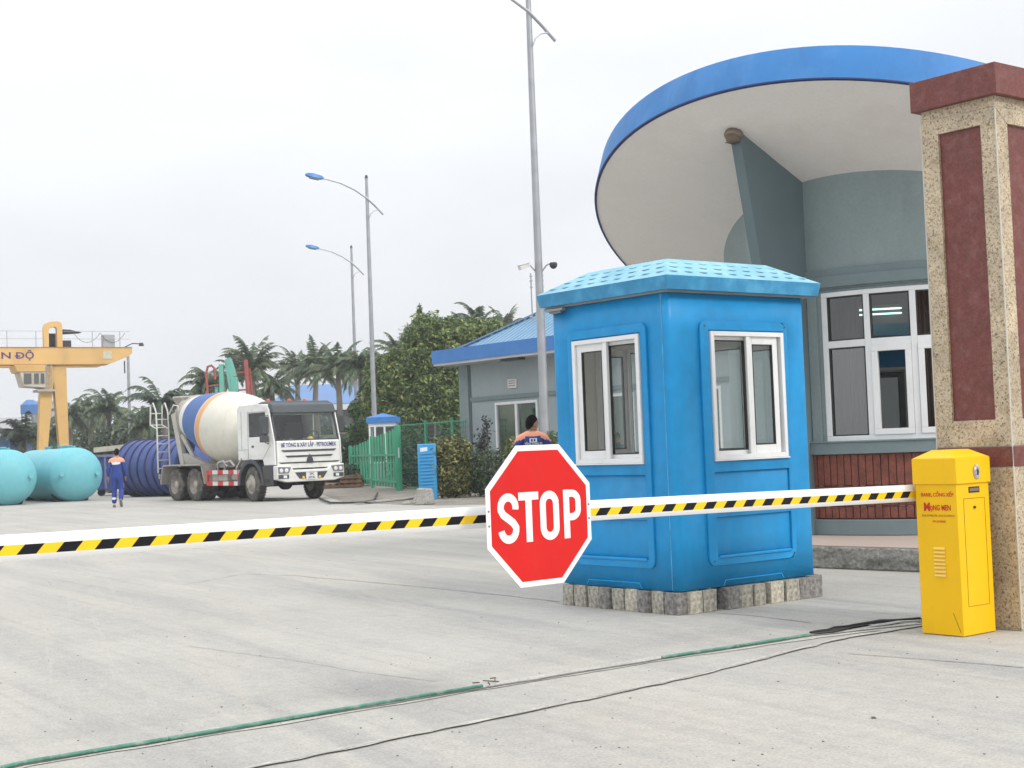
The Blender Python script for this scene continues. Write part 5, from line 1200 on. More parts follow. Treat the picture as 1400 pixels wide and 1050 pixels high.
# blue ribbed plastic barrier
bb=thing('plastic_barrier','upright blue ribbed plastic barrier between the mesh fence and the round hedge','barrier',at(584,650,41.2)); bb.location.z=0; bb.rotation_euler=(0,0,R(-12))
BPL=mat('barrier_blue',(.03,.30,.60),.5,var=.08,dirt=(.3,.45,.55),damt=.35)
b=MB(); b.box(-.25,.28,-.06,.06,0,1.56); b.build('shell',BPL,bb,bev=.025)
for i in range(12): b=MB(); z=.22+i*.095; b.prism([(-.18,z),(.22,z+.01),(.22,z+.045),(-.18,z+.035)],.0605,.085,((0,0,0),(1,0,0),(0,0,1),(0,-1,0))); b.build('rib',BPL,bb,bev=.006)
b=MB(); b.prism([(-.16,1.34),(.05,1.36),(.05,1.47),(-.16,1.45)],.061,.066,((0,0,0),(1,0,0),(0,0,1),(0,-1,0))); b.build('sticker',FRAMEW,bb)
b=MB(); b.bar((-.09,-.07,.12),(-.09,-.07,.2),.05,.03); b.build('plug',DARK,bb)
p=gp(581,690); b=MB(); b.hexa([(-.26,-.2,0),(.24,-.22,0),(.26,.2,0),(-.22,.22,0),(-.19,-.16,.42),(.2,-.18,.40),(.2,.18,.40),(-.16,.18,.43)]); o=b.build('concrete_block',CONC,bev=.03); o.location=p; tag(o,'grey concrete block standing at the foot of the blue plastic barrier','concrete block')
p=gp(569,689); b=MB(); b.hexa([(-.13,-.12,0),(.10,-.13,0),(.12,.1,0),(-.1,.12,0),(-.02,-.08,.24),(.10,-.06,.27),(.09,.08,.24),(.0,.07,.28)]); b.hexa([(-.4,-.1,0),(-.14,-.1,0),(-.14,.1,0),(-.4,.1,0),(-.3,-.06,.07),(-.16,-.06,.09),(-.16,.06,.09),(-.3,.06,.07)]); o=b.build('broken_block',CONC,bev=.03); o.location=p; tag(o,'broken lump of concrete left of the grey concrete block','rubble')
p=gp(643,678); t=thing('standpipe','short white water standpipe in front of the hedges','standpipe',p)
b=MB(); b.tube([(0,0,0),(0,0,.42)],.03,8); b.build('pipe',WHITE,t); b=MB(); b.lathe((0,0,.20),(0,0,1),[(0,.03),(.02,.08),(.10,.08),(.12,.03)],12); b.tube([(0,0,.26),(.11,-.04,.26),(.13,-.05,.2)],.025,6); b.build('tap',WHITE,t)
# planting bed
SOIL=mat('bed_soil',(.20,.18,.15),.95,var=.2,scale=2,fine=.3,fscale=14,dirt=(.36,.34,.3),damt=.7,dscale=(1.2,1.2,1.2))
pts=[gp(*q) for q in ((430,672),(470,687),(500,688),(545,690),(600,691),(660,690),(760,690),(790,675))]; far=[gp(*q) for q in ((790,640),(640,648),(540,650),(470,655),(430,664))]
b=MB(); b.add([(p.x,p.y,.004) for p in pts+far],[tuple(range(len(pts+far)))]); tag(b.build('planting_bed',SOIL),kind='structure')
strip([gp(488,690),gp(520,687),gp(560,683),gp(575,680)],.3,.06,31,.2,'bed_edge',CONC,wob=.02)
# ================================================================== foliage
LF=leafmat('leaf_mid',[(0,(.035,.07,.022)),(.35,(.09,.15,.04)),(.7,(.18,.25,.065)),(.92,(.29,.34,.10)),(1,(.44,.42,.12))])
LFY=leafmat('leaf_hedge_yellow',[(0,(.03,.05,.02)),(.4,(.09,.12,.04)),(.7,(.20,.21,.07)),(1,(.42,.37,.12))])
LFD=leafmat('leaf_dark',[(0,(.025,.05,.028)),(.5,(.06,.10,.05)),(.85,(.11,.16,.08)),(1,(.22,.27,.14))])
LFB=leafmat('leaf_brightgreen',[(0,(.03,.07,.02)),(.5,(.07,.14,.035)),(1,(.16,.24,.06))])
PALM=leafmat('palm_leaf',[(0,(.06,.095,.06)),(.5,(.12,.17,.10)),(.85,(.18,.23,.13)),(.93,(.24,.26,.15)),(1,(.34,.27,.16))],.5)
PALMD=leafmat('palm_leaf_dark',[(0,(.03,.055,.038)),(.6,(.065,.10,.065)),(1,(.13,.17,.10))],.5)
BARK=mat('bark',(.16,.14,.115),.9,var=.25,scale=3,bump=.5,bscale=20); 
def leaves(b,n,blobs,size,seed,elong=2.0,shell=.55,cull=None):
    rr=np.random.default_rng(seed)
    wts=np.array([bl[3]*bl[4]*bl[5] for bl in blobs])**.75; wts/=wts.sum()
    k=rr.choice(len(blobs),n,p=wts)
    BL=np.array([bl[:6] for bl in blobs])[k]
    d=rr.normal(size=(n,3)); d/=np.linalg.norm(d,axis=1)[:,None]
    rad=shell+(1-shell)*rr.random(n)**.6
    # clumpiness
    lob=np.array([noise.noise(Vector((float(q[0])*2.3+seed,float(q[1])*2.3,float(q[2])*2.3))) for q in d]); rad=rad*(1+.42*lob)
    P_=BL[:,:3]+d*BL[:,3:]*rad[:,None]
    keep=P_[:,2]>.05
    nn=d*.7+rr.normal(size=(n,3))*.6+np.array([0,0,.5]); nn/=np.linalg.norm(nn,axis=1)[:,None]
    t=np.cross(nn,rr.normal(size=(n,3))); t/=np.linalg.norm(t,axis=1)[:,None]; bt=np.cross(nn,t)
    s=size*(.6+.8*rr.random(n))[:,None]
    a=P_-t*s*.5*elong/1.4; c=P_+t*s*.5*elong/1.4; m1_=P_+bt*s*.28+nn*s*.06; m2_=P_-bt*s*.28+nn*s*.06
    V=np.stack([a,m2_,c,m1_],1)[keep].reshape(-1,3)
    base=len(b.v); b.v+= [tuple(map(float,v)) for v in V]; m_=len(V)//4
    b.f+=[(base+4*i,base+4*i+1,base+4*i+2,base+4*i+3) for i in range(m_)]; b.m+=[0]*m_
def shrub(name,label,loc,blobs,n,size,m,seed,shell=.6,cat='hedge',group=None,stems=5):
    t=thing(name,label,cat,loc,0,group)
    b=MB(); leaves(b,n,blobs,size,seed,shell=shell); b.build('foliage',m,t)
    b=MB(); rr=random.Random(seed)
    for i in range(stems):
        bl=blobs[i%len(blobs)]; b.tube([(bl[0]*.6+rr.uniform(-.1,.1),bl[1]*.6,0),(bl[0]+rr.uniform(-.2,.2),bl[1],bl[2]),(bl[0]+rr.uniform(-.3,.3)*bl[3],bl[1],bl[2]+bl[5]*.6)],[.03,.02,.008],5)
    b.build('stem',BARK,t); return t
p=at(616,640,41.6); shrub('round_hedge','rounded yellow green hedge bush between the blue plastic barrier and the dark hedge',(p.x,p.y,0),[(0,0,.85,.62,.6,.85),(-.05,0,1.35,.55,.55,.42),(.1,.1,.4,.5,.5,.42),(-.28,0,1.25,.38,.4,.40),(.3,0,1.3,.34,.4,.42)],9000,.085,LFY,1,.5)
p=at(672,640,41.8); shrub('dark_hedge','lower dark green hedge partly hidden by the stop sign',(p.x,p.y,0),[(0,0,.62,.72,.5,.72),(-.45,0,.7,.42,.45,.68),(.55,0,.65,.6,.5,.68),(1.1,0,.6,.6,.5,.64)],9000,.07,LFD,2,.5)
p=at(662,600,43.5); shrub('spindly_shrub','thin dark spindly shrub in front of the grey office wall',(p.x,p.y,0),[(0,0,1.75,.30,.25,.35),(.06,0,2.1,.18,.2,.3),(-.12,0,1.5,.25,.2,.3),(0,0,1.2,.3,.3,.4)],330,.10,leafmat('leaf_purple',[(0,(.02,.02,.025)),(.6,(.04,.04,.04)),(1,(.08,.09,.06))]),3,.1,'shrub',stems=4)
p=at(699,600,40.5); shrub('yellow_shrub','small yellow green shrub between the office window and the man behind the sign',(p.x,p.y,0),[(0,0,1.35,.24,.24,.32),(0,0,.8,.3,.3,.5)],700,.09,LFY,4,.3,'shrub',stems=3)
p=at(755,600,36); shrub('young_shrub','young green shrub squeezed between the lamp pole and the blue booth',(p.x,p.y,0),[(0,0,1.4,.22,.22,.4),(0,0,.8,.3,.3,.5)],700,.09,LFB,14,.3,'shrub',stems=3)
p=at(488,672,60.5); shrub('fence_shrub','dark untidy shrub growing under the raised end of the green fence',(p.x,p.y,0),[(0,0,.45,.75,.6,.55),(-.5,0,.3,.5,.5,.4),(.3,-.4,.4,.5,.5,.4)],3500,.09,LFD,5,.4,'shrub')
p=at(590,650,53.5); shrub('climbing_hedge','dense green climber mass right behind the mesh fence',(p.x,p.y,0),[(-1,0,1.0,.6,.5,1.1),(-.3,0,1.0,.7,.5,1.15),(.5,0,1.1,.7,.5,1.15),(1.2,0,1.1,.6,.5,1.1)],7500,.12,LFD,6,.45)
def tree(name,label,loc,blobs,n,size,m,seed,trunk=.14,cat='tree',group=None,shell=.45):
    t=thing(name,label,cat,loc,0,group); rr=random.Random(seed)
    b=MB(); leaves(b,n,blobs,size,seed,shell=shell); b.build('crown',m,t)
    b=MB(); hz=min(bl[2] for bl in blobs); b.tube([(0,0,0),(.05,0,hz*.4),(-.04,.03,hz*.8)],[trunk,trunk*.8,trunk*.65],8)
    for bl in blobs:
        b.tube([(-.04,.03,hz*.78),((bl[0])*.5,bl[1]*.5,hz*.8+(bl[2]-hz*.8)*.6),(bl[0],bl[1],bl[2]+.2*bl[5])],[trunk*.5,trunk*.35,trunk*.12],6)
    b.build('trunk',BARK,t); return t
p=at(596,600,65); p.z=0
t=tree('leafy_tree','large leafy tree with yellow green patches left of the office roof',p,[(-.5,0,4.5,1.0,1.,1.0),(.4,0,5.0,1.2,1.1,1.0),(-.15,0,5.5,.9,.9,.75),(-1.3,0,3.7,.9,.9,1.0),(0,0,3.4,1.4,1.1,1.1),(1.3,.3,5.1,1.0,1.,.9),(-.42,0,5.95,.25,.2,.35),(-.45,0,6.4,.10,.10,.25),(-.5,0,2.3,1.7,1.1,.9),(.75,0,2.4,1.0,1.,1.1),(2.1,.5,5.3,.9,.8,.7),(-1.9,0,2.9,.6,.6,.7)],62000,.115,LF,11,.16)
p=at(660,600,69); p.z=0
t1=tree('leafy_tree','broad leafy tree directly behind the blue office roof',p,[(0,0,5.4,1.5,1.2,.95),(1.,0,5.4,1.1,1.,.8),(-1.1,0,5.2,1.1,1.,1.1),(.1,0,4.0,1.7,1.2,1.4)],28000,.125,LF,12,.16)
t.scale=(1.19,)*3; t1.scale=(1.16,)*3
p=at(534,600,66); p.z=0
t=tree('leafy_tree','smaller leafy tree left of the large one, above the white kiosk',p,[(0,0,4.3,.85,.8,.9),(-.35,0,3.4,.8,.7,.9),(.5,0,3.5,.8,.7,1.0),(-.6,0,4.5,.4,.4,.5),(.1,0,2.4,.9,.7,.9),(.5,0,5.0,.5,.5,.5)],19000,.115,LF,13,.12)
t.scale=(1.12,)*3
p=at(500,600,70); p.z=0
tree('leafy_tree','slim leafy tree around the two farther street lamps',p,[(0,0,2.6,.55,.6,1.1),(-.4,0,3.4,.4,.4,.5),(.2,0,4.1,.5,.5,.7),(-.5,0,2.2,.4,.4,.5)],4200,.16,LFB,15,.08)
# --- palms
def palm_mesh(seed,H,nf,Lf,droop,m,ragged=0.):
    rr=random.Random(seed); cr_=MB()
    for i in range(nf):
        az=2*PI*i/nf*2.4+rr.uniform(-.3,.3); el=R(rr.uniform(-5,62) if i%4 else rr.uniform(55,80)); L_=Lf*rr.uniform(.75,1.1); K=11
        d=Vector((math.cos(az)*math.cos(el),math.sin(az)*math.cos(el),math.sin(el))); p=Vector((0,0,H)); pts=[p.copy()]; ds=[d.copy()]
        for k in range(K):
            d=(d+Vector((0,0,-1))*droop*(.35+k/K*1.25)*rr.uniform(.8,1.2)/K*2.2).normalized(); p=p+d*(L_/K); pts.append(p.copy()); ds.append(d.copy())
        cr_.tube(pts,[.035*(1-.85*k/K) for k in range(K+1)],4)
        side=Vector((-math.sin(az),math.cos(az),0))
        for k in range(1,K*4):
            f=k/(K*4); j=min(int(f*K),K-1); q=pts[j].lerp(pts[j+1],f*K-j); dd=ds[j+1]; up=side.cross(dd)
            ll=L_*.24*math.sin(PI*min(1,f*.9+.13))**.6*(1-.45*f)
            for sg_ in (-1,1):
                if rr.random()<ragged: continue
                o=(side*sg_*1.+dd*.75+up*rr.uniform(-.1,.35)+Vector((0,0,-.35-.5*rr.random()))).normalized()*ll*rr.uniform(.7,1.1)
                w_=dd*.021*Lf*.6
                e_=q+o+Vector((0,0,-.12*ll))
                cr_.add([q-w_,q+w_,q+o*.6+w_*.9,e_,q+o*.6-w_*.9],[(0,1,2,3,4)])
    tk=MB(); tk.tube([(0,0,0),(rr.uniform(-.1,.1),0,H*.3),(rr.uniform(-.1,.1),.05,H*.7),(0,0,H-.4),(0,0,H)],[.24,.19,.16,.14,.10],9)
    return cr_,tk
PTYPE=[(101,34,2.7,1.05,PALM,.0),(102,32,2.5,1.35,PALM,.05),(103,36,2.3,.85,PALM,.05),(104,22,3.0,1.1,PALMD,.05),(105,34,2.7,1.15,PALM,.05)]
PLIST=[ # px crown, py crown, Y, type, frond scale, label
 (33,590,84,3,1.0,'low dark arching palm at the foot of the grey shed on the far left'),
 (12,597,88,4,.8,'low bushy palm behind the left cyan tank'),
 (68,588,92,3,.9,'dark palm seen between the two legs of the crane'),
 (97,560,100,4,1.0,'shaggy palm just right of the crane leg'),
 (122,553,104,1,1.0,'second shaggy palm to the right of the crane leg'),
 (148,551,100,4,1.1,'tall shaggy palm under the end of the crane beam'),
 (172,566,108,1,.9,'grey green palm beside the thin yard lamp post'),
 (197,572,84,4,.9,'dark low palm left of the truck ladder'),
 (222,548,76,3,1.05,'dark arching palm with one upright frond above the truck ladder'),
 (262,556,84,4,1.0,'dark palm directly behind the rear of the truck drum'),
 (284,518,82,1,1.05,'spiky palm just left of the red and green pump mast'),
 (345,497,80,2,1.25,'tall feathery palm just right of the red and green pump mast'),
 (372,522,86,1,1.1,'yellowish drooping palm above the front of the truck drum'),
 (322,505,92,3,.9,'dark palm standing behind the red and green pump mast'),
 (407,497,90,2,1.0,'feathery palm above the left part of the truck cab'),
 (432,494,84,2,1.15,'feathery palm above the middle of the truck cab'),
 (462,497,78,2,1.15,'tall palm above the right corner of the truck cab'),
 (493,492,72,1,.95,'palm half hidden by the two farther street lamps'),
 (546,472,76,2,.9,'spiky palm left of the top of the large leafy tree'),
 (524,495,80,1,.9,'palm rising behind the small leafy tree'),
 (634,447,80,2,.95,'left palm of three showing over the leafy trees near the office roof'),
 (655,437,84,3,.85,'middle palm of three showing over the leafy trees near the office roof'),
 (690,445,82,2,1.0,'right palm of three, just above the blue hip roof'),
]
TREEB=mat('palm_bark',(.20,.18,.15),.9,var=.2,scale=2)
cache={}
for (px,py,Y,ty,sc_,lab) in PLIST:
    p=at(px,py+9,Y); H=p.z-.1; seed,nf,Lf,dr,m,rg=PTYPE[ty]
    t=thing('palm_tree',lab,'palm tree',(p.x,p.y,0),0,'palm trees along the back of the yard'); t.rotation_euler=(0,0,rnd.uniform(0,6.28))
    cr_,tk=palm_mesh(seed+int(px),H,nf,Lf*sc_*.86,dr,m,rg); cr_.build('crown',m,t); tk.build('trunk',TREEB,t)
# understory
for i,(px,py,Y,sx,sz,m,lab) in enumerate((
  (45,600,96,3.2,2.6,LFD,'dark bush behind the crane leg and left tank'),(110,592,112,4.5,4.4,LFD,'dark bush row behind the low orange walled shed'),
  (175,585,98,3.5,4.1,LFD,'tall dark bush beneath the thin yard lamp post'),(235,590,92,3.4,4.2,LFD,'tall dark bush behind the truck ladder'),
  (290,560,96,3.4,4.4,LFD,'dark bush mass behind the truck drum'),(375,560,100,4.6,4.4,LFD,'dark bush mass behind the truck cab roof'),
  (455,575,86,2.4,3.0,LFD,'dark bush right behind the truck cab'),(485,585,76,1.8,2.6,LFD,'dark bush behind the farthest street lamp'),(-30,600,100,4,2.6,LFD,'dark bush at the far left edge'))):
    p=at(px,py,Y); p.z=0; k=sx
    shrub('bush',lab,p,[(0,0,sz*.5,k*.6,1.2,sz*.55),(-k*.5,.5,sz*.42,k*.45,1.,sz*.45),(k*.5,.3,sz*.45,k*.45,1.,sz*.5),(.2*k,0,sz*.8,k*.3,.8,sz*.3)],5200,.26,m,40+i,.35,'bush','dark bushes at the back of the yard')
# ================================================================== background sheds
def shed(name,label,pxa,pxb,pyref,Y,h,depth,wall,roof,rise,over=.4,cat='shed',fasc=None,fh=.5):
    a=at(pxa,pyref,Y);c=at(pxb,pyref,Y); L_=c.x-a.x; t=thing(name,label,cat,(a.x,Y,0)); b=MB(); b.box(0,L_,0,depth,0,h); b.build('wall',wall,t)
    b=MB(); b.hexa([(-over,-over,h+.01),(L_+over,-over,h+.01),(L_+over,depth/2,h+rise),(-over,depth/2,h+rise),(-over,-over,h+.13),(L_+over,-over,h+.13),(L_+over,depth/2,h+rise+.12),(-over,depth/2,h+rise+.12)])
    b.hexa([(-over,depth/2+.01,h+rise),(L_+over,depth/2+.01,h+rise),(L_+over,depth+over,h+.01),(-over,depth+over,h+.01),(-over,depth/2+.01,h+rise+.12),(L_+over,depth/2+.01,h+rise+.12),(L_+over,depth+over,h+.13),(-over,depth+over,h+.13)])
    b.build('roof',roof,t)
    if fasc: b=MB(); b.box(-over,L_+over,-over-.06,-over-.01,h-fh,h+.05); b.build('fascia',fasc,t)
    return t,L_
SHG=mat('sheet_grey',(.36,.37,.38),.6,var=.06,scale=.5); SHD=mat('shed_dark',(.05,.055,.06),.8,var=.1); SHB=mat('sheet_blue',(.06,.17,.40),.5,var=.08,scale=.3); SHW=mat('sheet_white',(.55,.56,.57),.6,var=.06); SHO=mat('wall_orange',(.50,.26,.11),.8,var=.1,scale=.6,dirt=(.3,.16,.08),damt=.4)
shed('workshop','long workshop with a bright blue roof behind the truck cab',372,486,560,140,6.0,30,SHD,SHB,2.6,fasc=SHW,fh=.5)
shed('warehouse','grey roofed warehouse at the far left horizon',-90,70,585,150,5.0,26,SHG,mat('roof_grey',(.30,.30,.31),.7,var=.05),1.6)
shed('open_shed','low shed with a white awning and orange lower wall behind the palms',88,240,600,112,2.4,6,SHD,SHW,.5)
p=at(92,600,111); t=thing('orange_wall','low orange painted wall in front of the awning shed','wall',(p.x,110.8,0)); b=MB(); L_=at(165,600,110.8).x-p.x; b.box(0,L_,0,.2,0,1.95); b.build('panel',SHO,t); b=MB()
for i in range(5): b.box(i*L_/4-.12,i*L_/4+.12,-.06,.26,0,2.05)
b.build('pier',SHO,t)
t,_=shed('blue_container','blue sheet metal cabin at the far left behind the cyan tank',-40,14,600,84,2.95,4,mat('container_blue',(.09,.19,.36),.6,var=.08,dirt=(.2,.3,.42),damt=.3),mat('container_roof',(.25,.30,.36),.6),.25,cat='cabin')
b=MB(); 
for i in range(12): b.box(.1+i*.19,.16+i*.19,-.03,-.001,.1,2.9)
b.build('corrugation',mat('container_blue'),t)
p=at(41,557,118); t=thing('water_tank','small blue eight sided water tank on a frame just left of the crane leg','tank',(p.x,118,0)); b=MB(); 
b.lathe((0,0,p.z-.55),(0,0,1),[(0,.78),(.75,.78),(1.15,.3)],8); b.build('drum',SHB,t); b=MB(); 
for x,y in ((-.5,-.5),(.5,-.5),(.5,.5),(-.5,.5)): b.bar((x,y,0),(x,y,p.z-.56),.1)
b.build('stand',GALV,t)
p=at(54,556,119); t=thing('roof_cabin','small white and grey cabin beside the blue water tank','cabin',(p.x,119,0)); b=MB(); b.box(-.7,1.0,0,1.5,0,p.z+.35); b.build('wall',SHG,t); b=MB(); b.box(-.78,-.45,-.06,-.01,p.z-.8,p.z+.3); b.build('door',SHW,t); b=MB(); b.box(-.8,1.1,-.1,1.6,p.z+.355,p.z+.5); b.build('roof',SHW,t)
# debris rows right of the truck
p=at(470,655,58); t=thing('pallet_stack','low stack of rusty pallets between the truck and the green fence','pallets',(p.x,58,0)); 
for i in range(3):
    b=MB(); z=.12+i*.17; 
    for y in (0,.5,1.0): b.box(-1.0,.7,y,y+.1,z-.09,z)
    for k in range(7): b.box(-1.0+k*.25,-.85+k*.25,0,1.1,z+.001,z+.03)
    b.build('pallet',mat('rusty_wood',(.20,.11,.07),.9,var=.25),t)
# ================================================================== concrete pump mast
PG=mat('pump_green',(.14,.42,.34),.5,var=.08,dirt=(.25,.42,.36),damt=.3); PR=mat('pump_red',(.34,.08,.07),.6,var=.15)
p=at(316,600,66); pm=thing('pump_mast','folded concrete pump mast of green booms and red pipes rising behind the truck drum','concrete pump',(p.x,66,0))
b=MB(); 
for x in (-1.2,1.2):
    b.box(x-.12,x+.12,-.6,.6,0,.1)
b.box(-1.4,1.4,-.8,.8,.6,1.4); b.bar((-1.2,0,.05),(-1.2,0,.7),.15); b.bar((1.2,0,.05),(1.2,0,.7),.15); b.build('base_frame',TD,pm)
b=MB(); b.bar((.28,0,1.4),(.25,0,3.95),.34,.34); b.hexa([(.06,-.18,3.951),(.42,-.18,3.951),(.42,.18,3.951),(.06,.18,3.951),(-.18,-.15,5.75),(.12,-.15,5.75),(.12,.15,5.75),(-.18,.15,5.75)]) ; b.build('boom',PG,pm,bev=.02)
b=MB(); b.bar((.28,-.05,3.8),(.22,-.05,5.0),.30,.3); b.bar((.22,-.05,5.0),(-.02,-.05,5.85),.26,.28); b.build('boom',PG,pm,bev=.02)
b=MB(); b.bar((-.34,0,1.4),(-.34,0,5.6),.20,.3); b.build('boom',PG,pm,bev=.02)
b=MB(); b.bar((-.58,.05,1.4),(-.58,.05,4.6),.16,.2); b.build('boom',PG,pm,bev=.02)
b=MB(); b.tube([(-.62,-.2,1.4),(-.72,-.2,3.4),(-.95,-.2,4.3),(-1.0,-.2,5.2),(-.92,-.2,5.5),(-.75,-.2,5.55),(-.62,-.2,5.42),(-.6,-.2,4.9)],.055,8)
b.tube([(-.80,-.2,1.4),(-1.0,-.2,3.2),(-1.02,-.2,4.4)],.05,8); 
for z in (3.2,3.9,4.6): b.bar((-1.05,-.2,z),(-.3,-.1,z+.1),.06)
b.build('delivery_pipe',PR,pm)
b=MB(); b.tube([(.85,-.1,1.4),(.88,-.1,3.6),(.80,-.1,5.3),(.78,-.1,5.75)],.10,8); b.tube([(1.02,0,1.4),(1.06,0,3.6),(.92,0,5.4)],.05,6)
for z in (2.6,3.6,4.4,5.2): b.bar((.25,0,z),(1.0,-.1,z),.07)
b.build('delivery_pipe',PR,pm)
b=MB(); b.bar((-.15,0,5.95),(.80,0,5.78),.14,.12); b.tube([(.2,0,5.8),(.55,-.05,5.65),(.75,-.05,5.72)],.05,6); b.build('elbow',TD,pm)
# ================================================================== people
SKIN=mat('skin_tan',(.36,.20,.13),.55,var=.05); HAIR=mat('hair_black',(.006,.005,.005),.9,spec=.1); COVB=mat('coverall_blue',(.02,.05,.24),.85,var=.12,scale=5,bump=.3,bscale=9,dist=.02); COVO=mat('yoke_orange',(.80,.33,.20),.8,var=.06); REFL=mat('reflective_white',(.70,.72,.75),.4); SHOE=mat('shoe_grey',(.20,.18,.15),.8)
def figure(name,label,loc,rz,J,E_,Rd,matfn,mats,head,sole,hair_long=0,look=0):
    """one continuous skinned body; J joints, E_ edges, Rd radii"""
    keys=list(J); me=bpy.data.meshes.new('sk'); me.from_pydata([J[k] for k in keys],[(keys.index(a),keys.index(c)) for a,c in E_],[])
    o=bpy.data.objects.new('sk',me); COL.objects.link(o)
    o.modifiers.new('skin','SKIN').use_smooth_shade=True
    sv=me.skin_vertices[0].data
    for i,k in enumerate(keys): sv[i].radius=Rd[k] if isinstance(Rd[k],tuple) else (Rd[k],Rd[k]); sv[i].use_root=(k=='pelvis')
    s=o.modifiers.new('sub','SUBSURF'); s.levels=2; s.render_levels=2
    dg=bpy.context.evaluated_depsgraph_get(); m2=bpy.data.meshes.new_from_object(o.evaluated_get(dg)); bpy.data.objects.remove(o)
    b=MB(); b.v=[tuple(v.co) for v in m2.vertices]; b.f=[tuple(p.vertices) for p in m2.polygons]; b.m=[0]*len(b.f)
    # head shape with nose, ears, brow
    hc=Vector(head); n=20; mth=12; vs=[]; rot=Matrix.Rotation(look,3,'Z')
    for i in range(mth+1):
        ph=PI*i/mth
        for j in range(n):
            a=2*PI*j/n; x=.075*math.sin(ph)*math.cos(a); y=.096*math.sin(ph)*math.sin(a); z=.118*math.cos(ph)
            if z<-.02: x*=1-.35*(-z-.02)/.1; y=y*(1-.12*(-z-.02)/.1)+.012*(-z-.02)/.1
            vs.append(hc+rot@Vector((x,y,z)))
    b.add(vs,[(i*n+j,(i+1)*n+j,(i+1)*n+(j+1)%n,i*n+(j+1)%n) for i in range(mth) for j in range(n)])
    b.add([hc+rot@Vector(q) for q in ((-.016,.092,-.02),(.016,.092,-.02),(0,.118,-.022),(0,.094,.03))],[(0,2,1),(0,3,2),(1,2,3)])
    for sx in (-1,1):
        b.lathe(hc+rot@Vector((sx*.072,-.005,-.01)),rot@Vector((sx,-.2,0)),[(0,.03),(.012,.032),(.018,.012)],10)
    me2=None
    t=thing(name,label,'person',loc,rz)
    b.m=[matfn(sum((Vector(b.v[i]) for i in f),Vector())/len(f)) for f in b.f]
    b.build('body',mats,t,ang=60)
    # eyes, mouth
    e=MB()
    for sx in (-1,1): e.lathe(hc+rot@Vector((sx*.030,.084,.008)),rot@Vector((0,1,0)),[(0,.012),(.005,.008),(.007,.001)],8)
    e.bar(hc+rot@Vector((-.022,.092,-.055)),hc+rot@Vector((.022,.092,-.055)),.004,.006); e.build('face_features',mat('eye_dark',(.03,.02,.02),.4),t)
    hb=MB(); vs=[]; n=24; mth=10
    for i in range(mth+1):
        for j in range(n):
            a=2*PI*j/n; back=max(0,-math.sin(a)+.25); lim=R(70+48*back); ph=lim*i/mth; k=1+.07*noise.noise(Vector((j*.9,i*.9,hair_long+2)))
            vs.append(hc+rot@Vector((.084*k*math.sin(ph)*math.cos(a),-.006+.104*k*math.sin(ph)*math.sin(a),.002+.132*k*math.cos(ph))))
    hb.add(vs,[(i*n+j,(i+1)*n+j,(i+1)*n+(j+1)%n,i*n+(j+1)%n) for i in range(mth) for j in range(n)]); hb.build('hair',HAIR,t,solid=-.0,ang=80)
    for k,(p,d) in enumerate(sole):
        p=Vector(p); d=Vector(d).normalized(); s=MB(); x=d.cross(Z3).normalized(); u=x.cross(d)
        pr=[(-.08,.0,.035,.075),(-.02,.0,.042,.085),(.08,.0,.048,.06),(.15,.0,.045,.045),(.185,.0,.025,.03)]
        vv=[]
        for (q,z0_,w_,h_) in pr: vv+=[p+d*q-x*w_,p+d*q+x*w_,p+d*q+x*w_*.75+u*h_,p+d*q-x*w_*.75+u*h_]
        s.add(vv,[(4*i+j,4*i+(j+1)%4,4*i+4+(j+1)%4,4*i+4+j) for i in range(len(pr)-1) for j in range(4)]+[(3,2,1,0),(16,17,18,19)]); s.build('shoe',SHOE,t,bev=.008)
    return t
def hand(J,E_,Rd,side,wrist,pal,dirn,spread,tag_,curl=.35):
    """palm with four fingers and a thumb; dirn=finger direction, spread=across palm"""
    w=Vector(wrist); d=Vector(dirn).normalized(); s=Vector(spread).normalized(); nrm=d.cross(s)
    J[tag_+'palm']=w+d*.055; Rd[tag_+'palm']=(.032,.016); E_.append((side,tag_+'palm'))
    for i,(off,l) in enumerate(((-.028,.068),(-.009,.078),(.010,.074),(.028,.058))):
        a=w+d*.095+s*off; m1_=a+d*l*.5+nrm*l*curl*.2; e=a+d*l*.9+nrm*l*curl*.8
        for q,(v,r_) in enumerate(((a,.010),(m1_,.009),(e,.0075))): J[f'{tag_}f{i}{q}']=v; Rd[f'{tag_}f{i}{q}']=r_
        E_+= [(tag_+'palm',f'{tag_}f{i}0'),(f'{tag_}f{i}0',f'{tag_}f{i}1'),(f'{tag_}f{i}1',f'{tag_}f{i}2')]
    a=w+d*.035-s*.032; e=w+d*.085-s*.055+nrm*.01
    J[tag_+'t0']=a; J[tag_+'t1']=e; Rd[tag_+'t0']=.012; Rd[tag_+'t1']=.009; E_+=[(tag_+'palm',tag_+'t0'),(tag_+'t0',tag_+'t1')]
# walker, back to the camera, mid stride, right heel lifted
J=dict(pelvis=(0,0,.96),waist=(0,.01,1.10),chest=(0,.02,1.30),neck=(0,.03,1.46),nk=(0,.05,1.55),hd=(0,.075,1.62),
 shL=(-.17,.015,1.42),elL=(-.255,-.03,1.15),wrL=(-.27,.04,.91),shR=(.17,.015,1.42),elR=(.245,.02,1.15),wrR=(.23,.14,.95),
 hpL=(-.095,0,.90),knL=(-.10,.07,.50),anL=(-.105,.02,.10),hpR=(.095,0,.90),knR=(.12,.03,.50),anR=(.135,-.22,.22))
E_=[('pelvis','waist'),('waist','chest'),('chest','neck'),('neck','nk'),('nk','hd'),('neck','shL'),('shL','elL'),('elL','wrL'),('neck','shR'),('shR','elR'),('elR','wrR'),('pelvis','hpL'),('hpL','knL'),('knL','anL'),('pelvis','hpR'),('hpR','knR'),('knR','anR')]
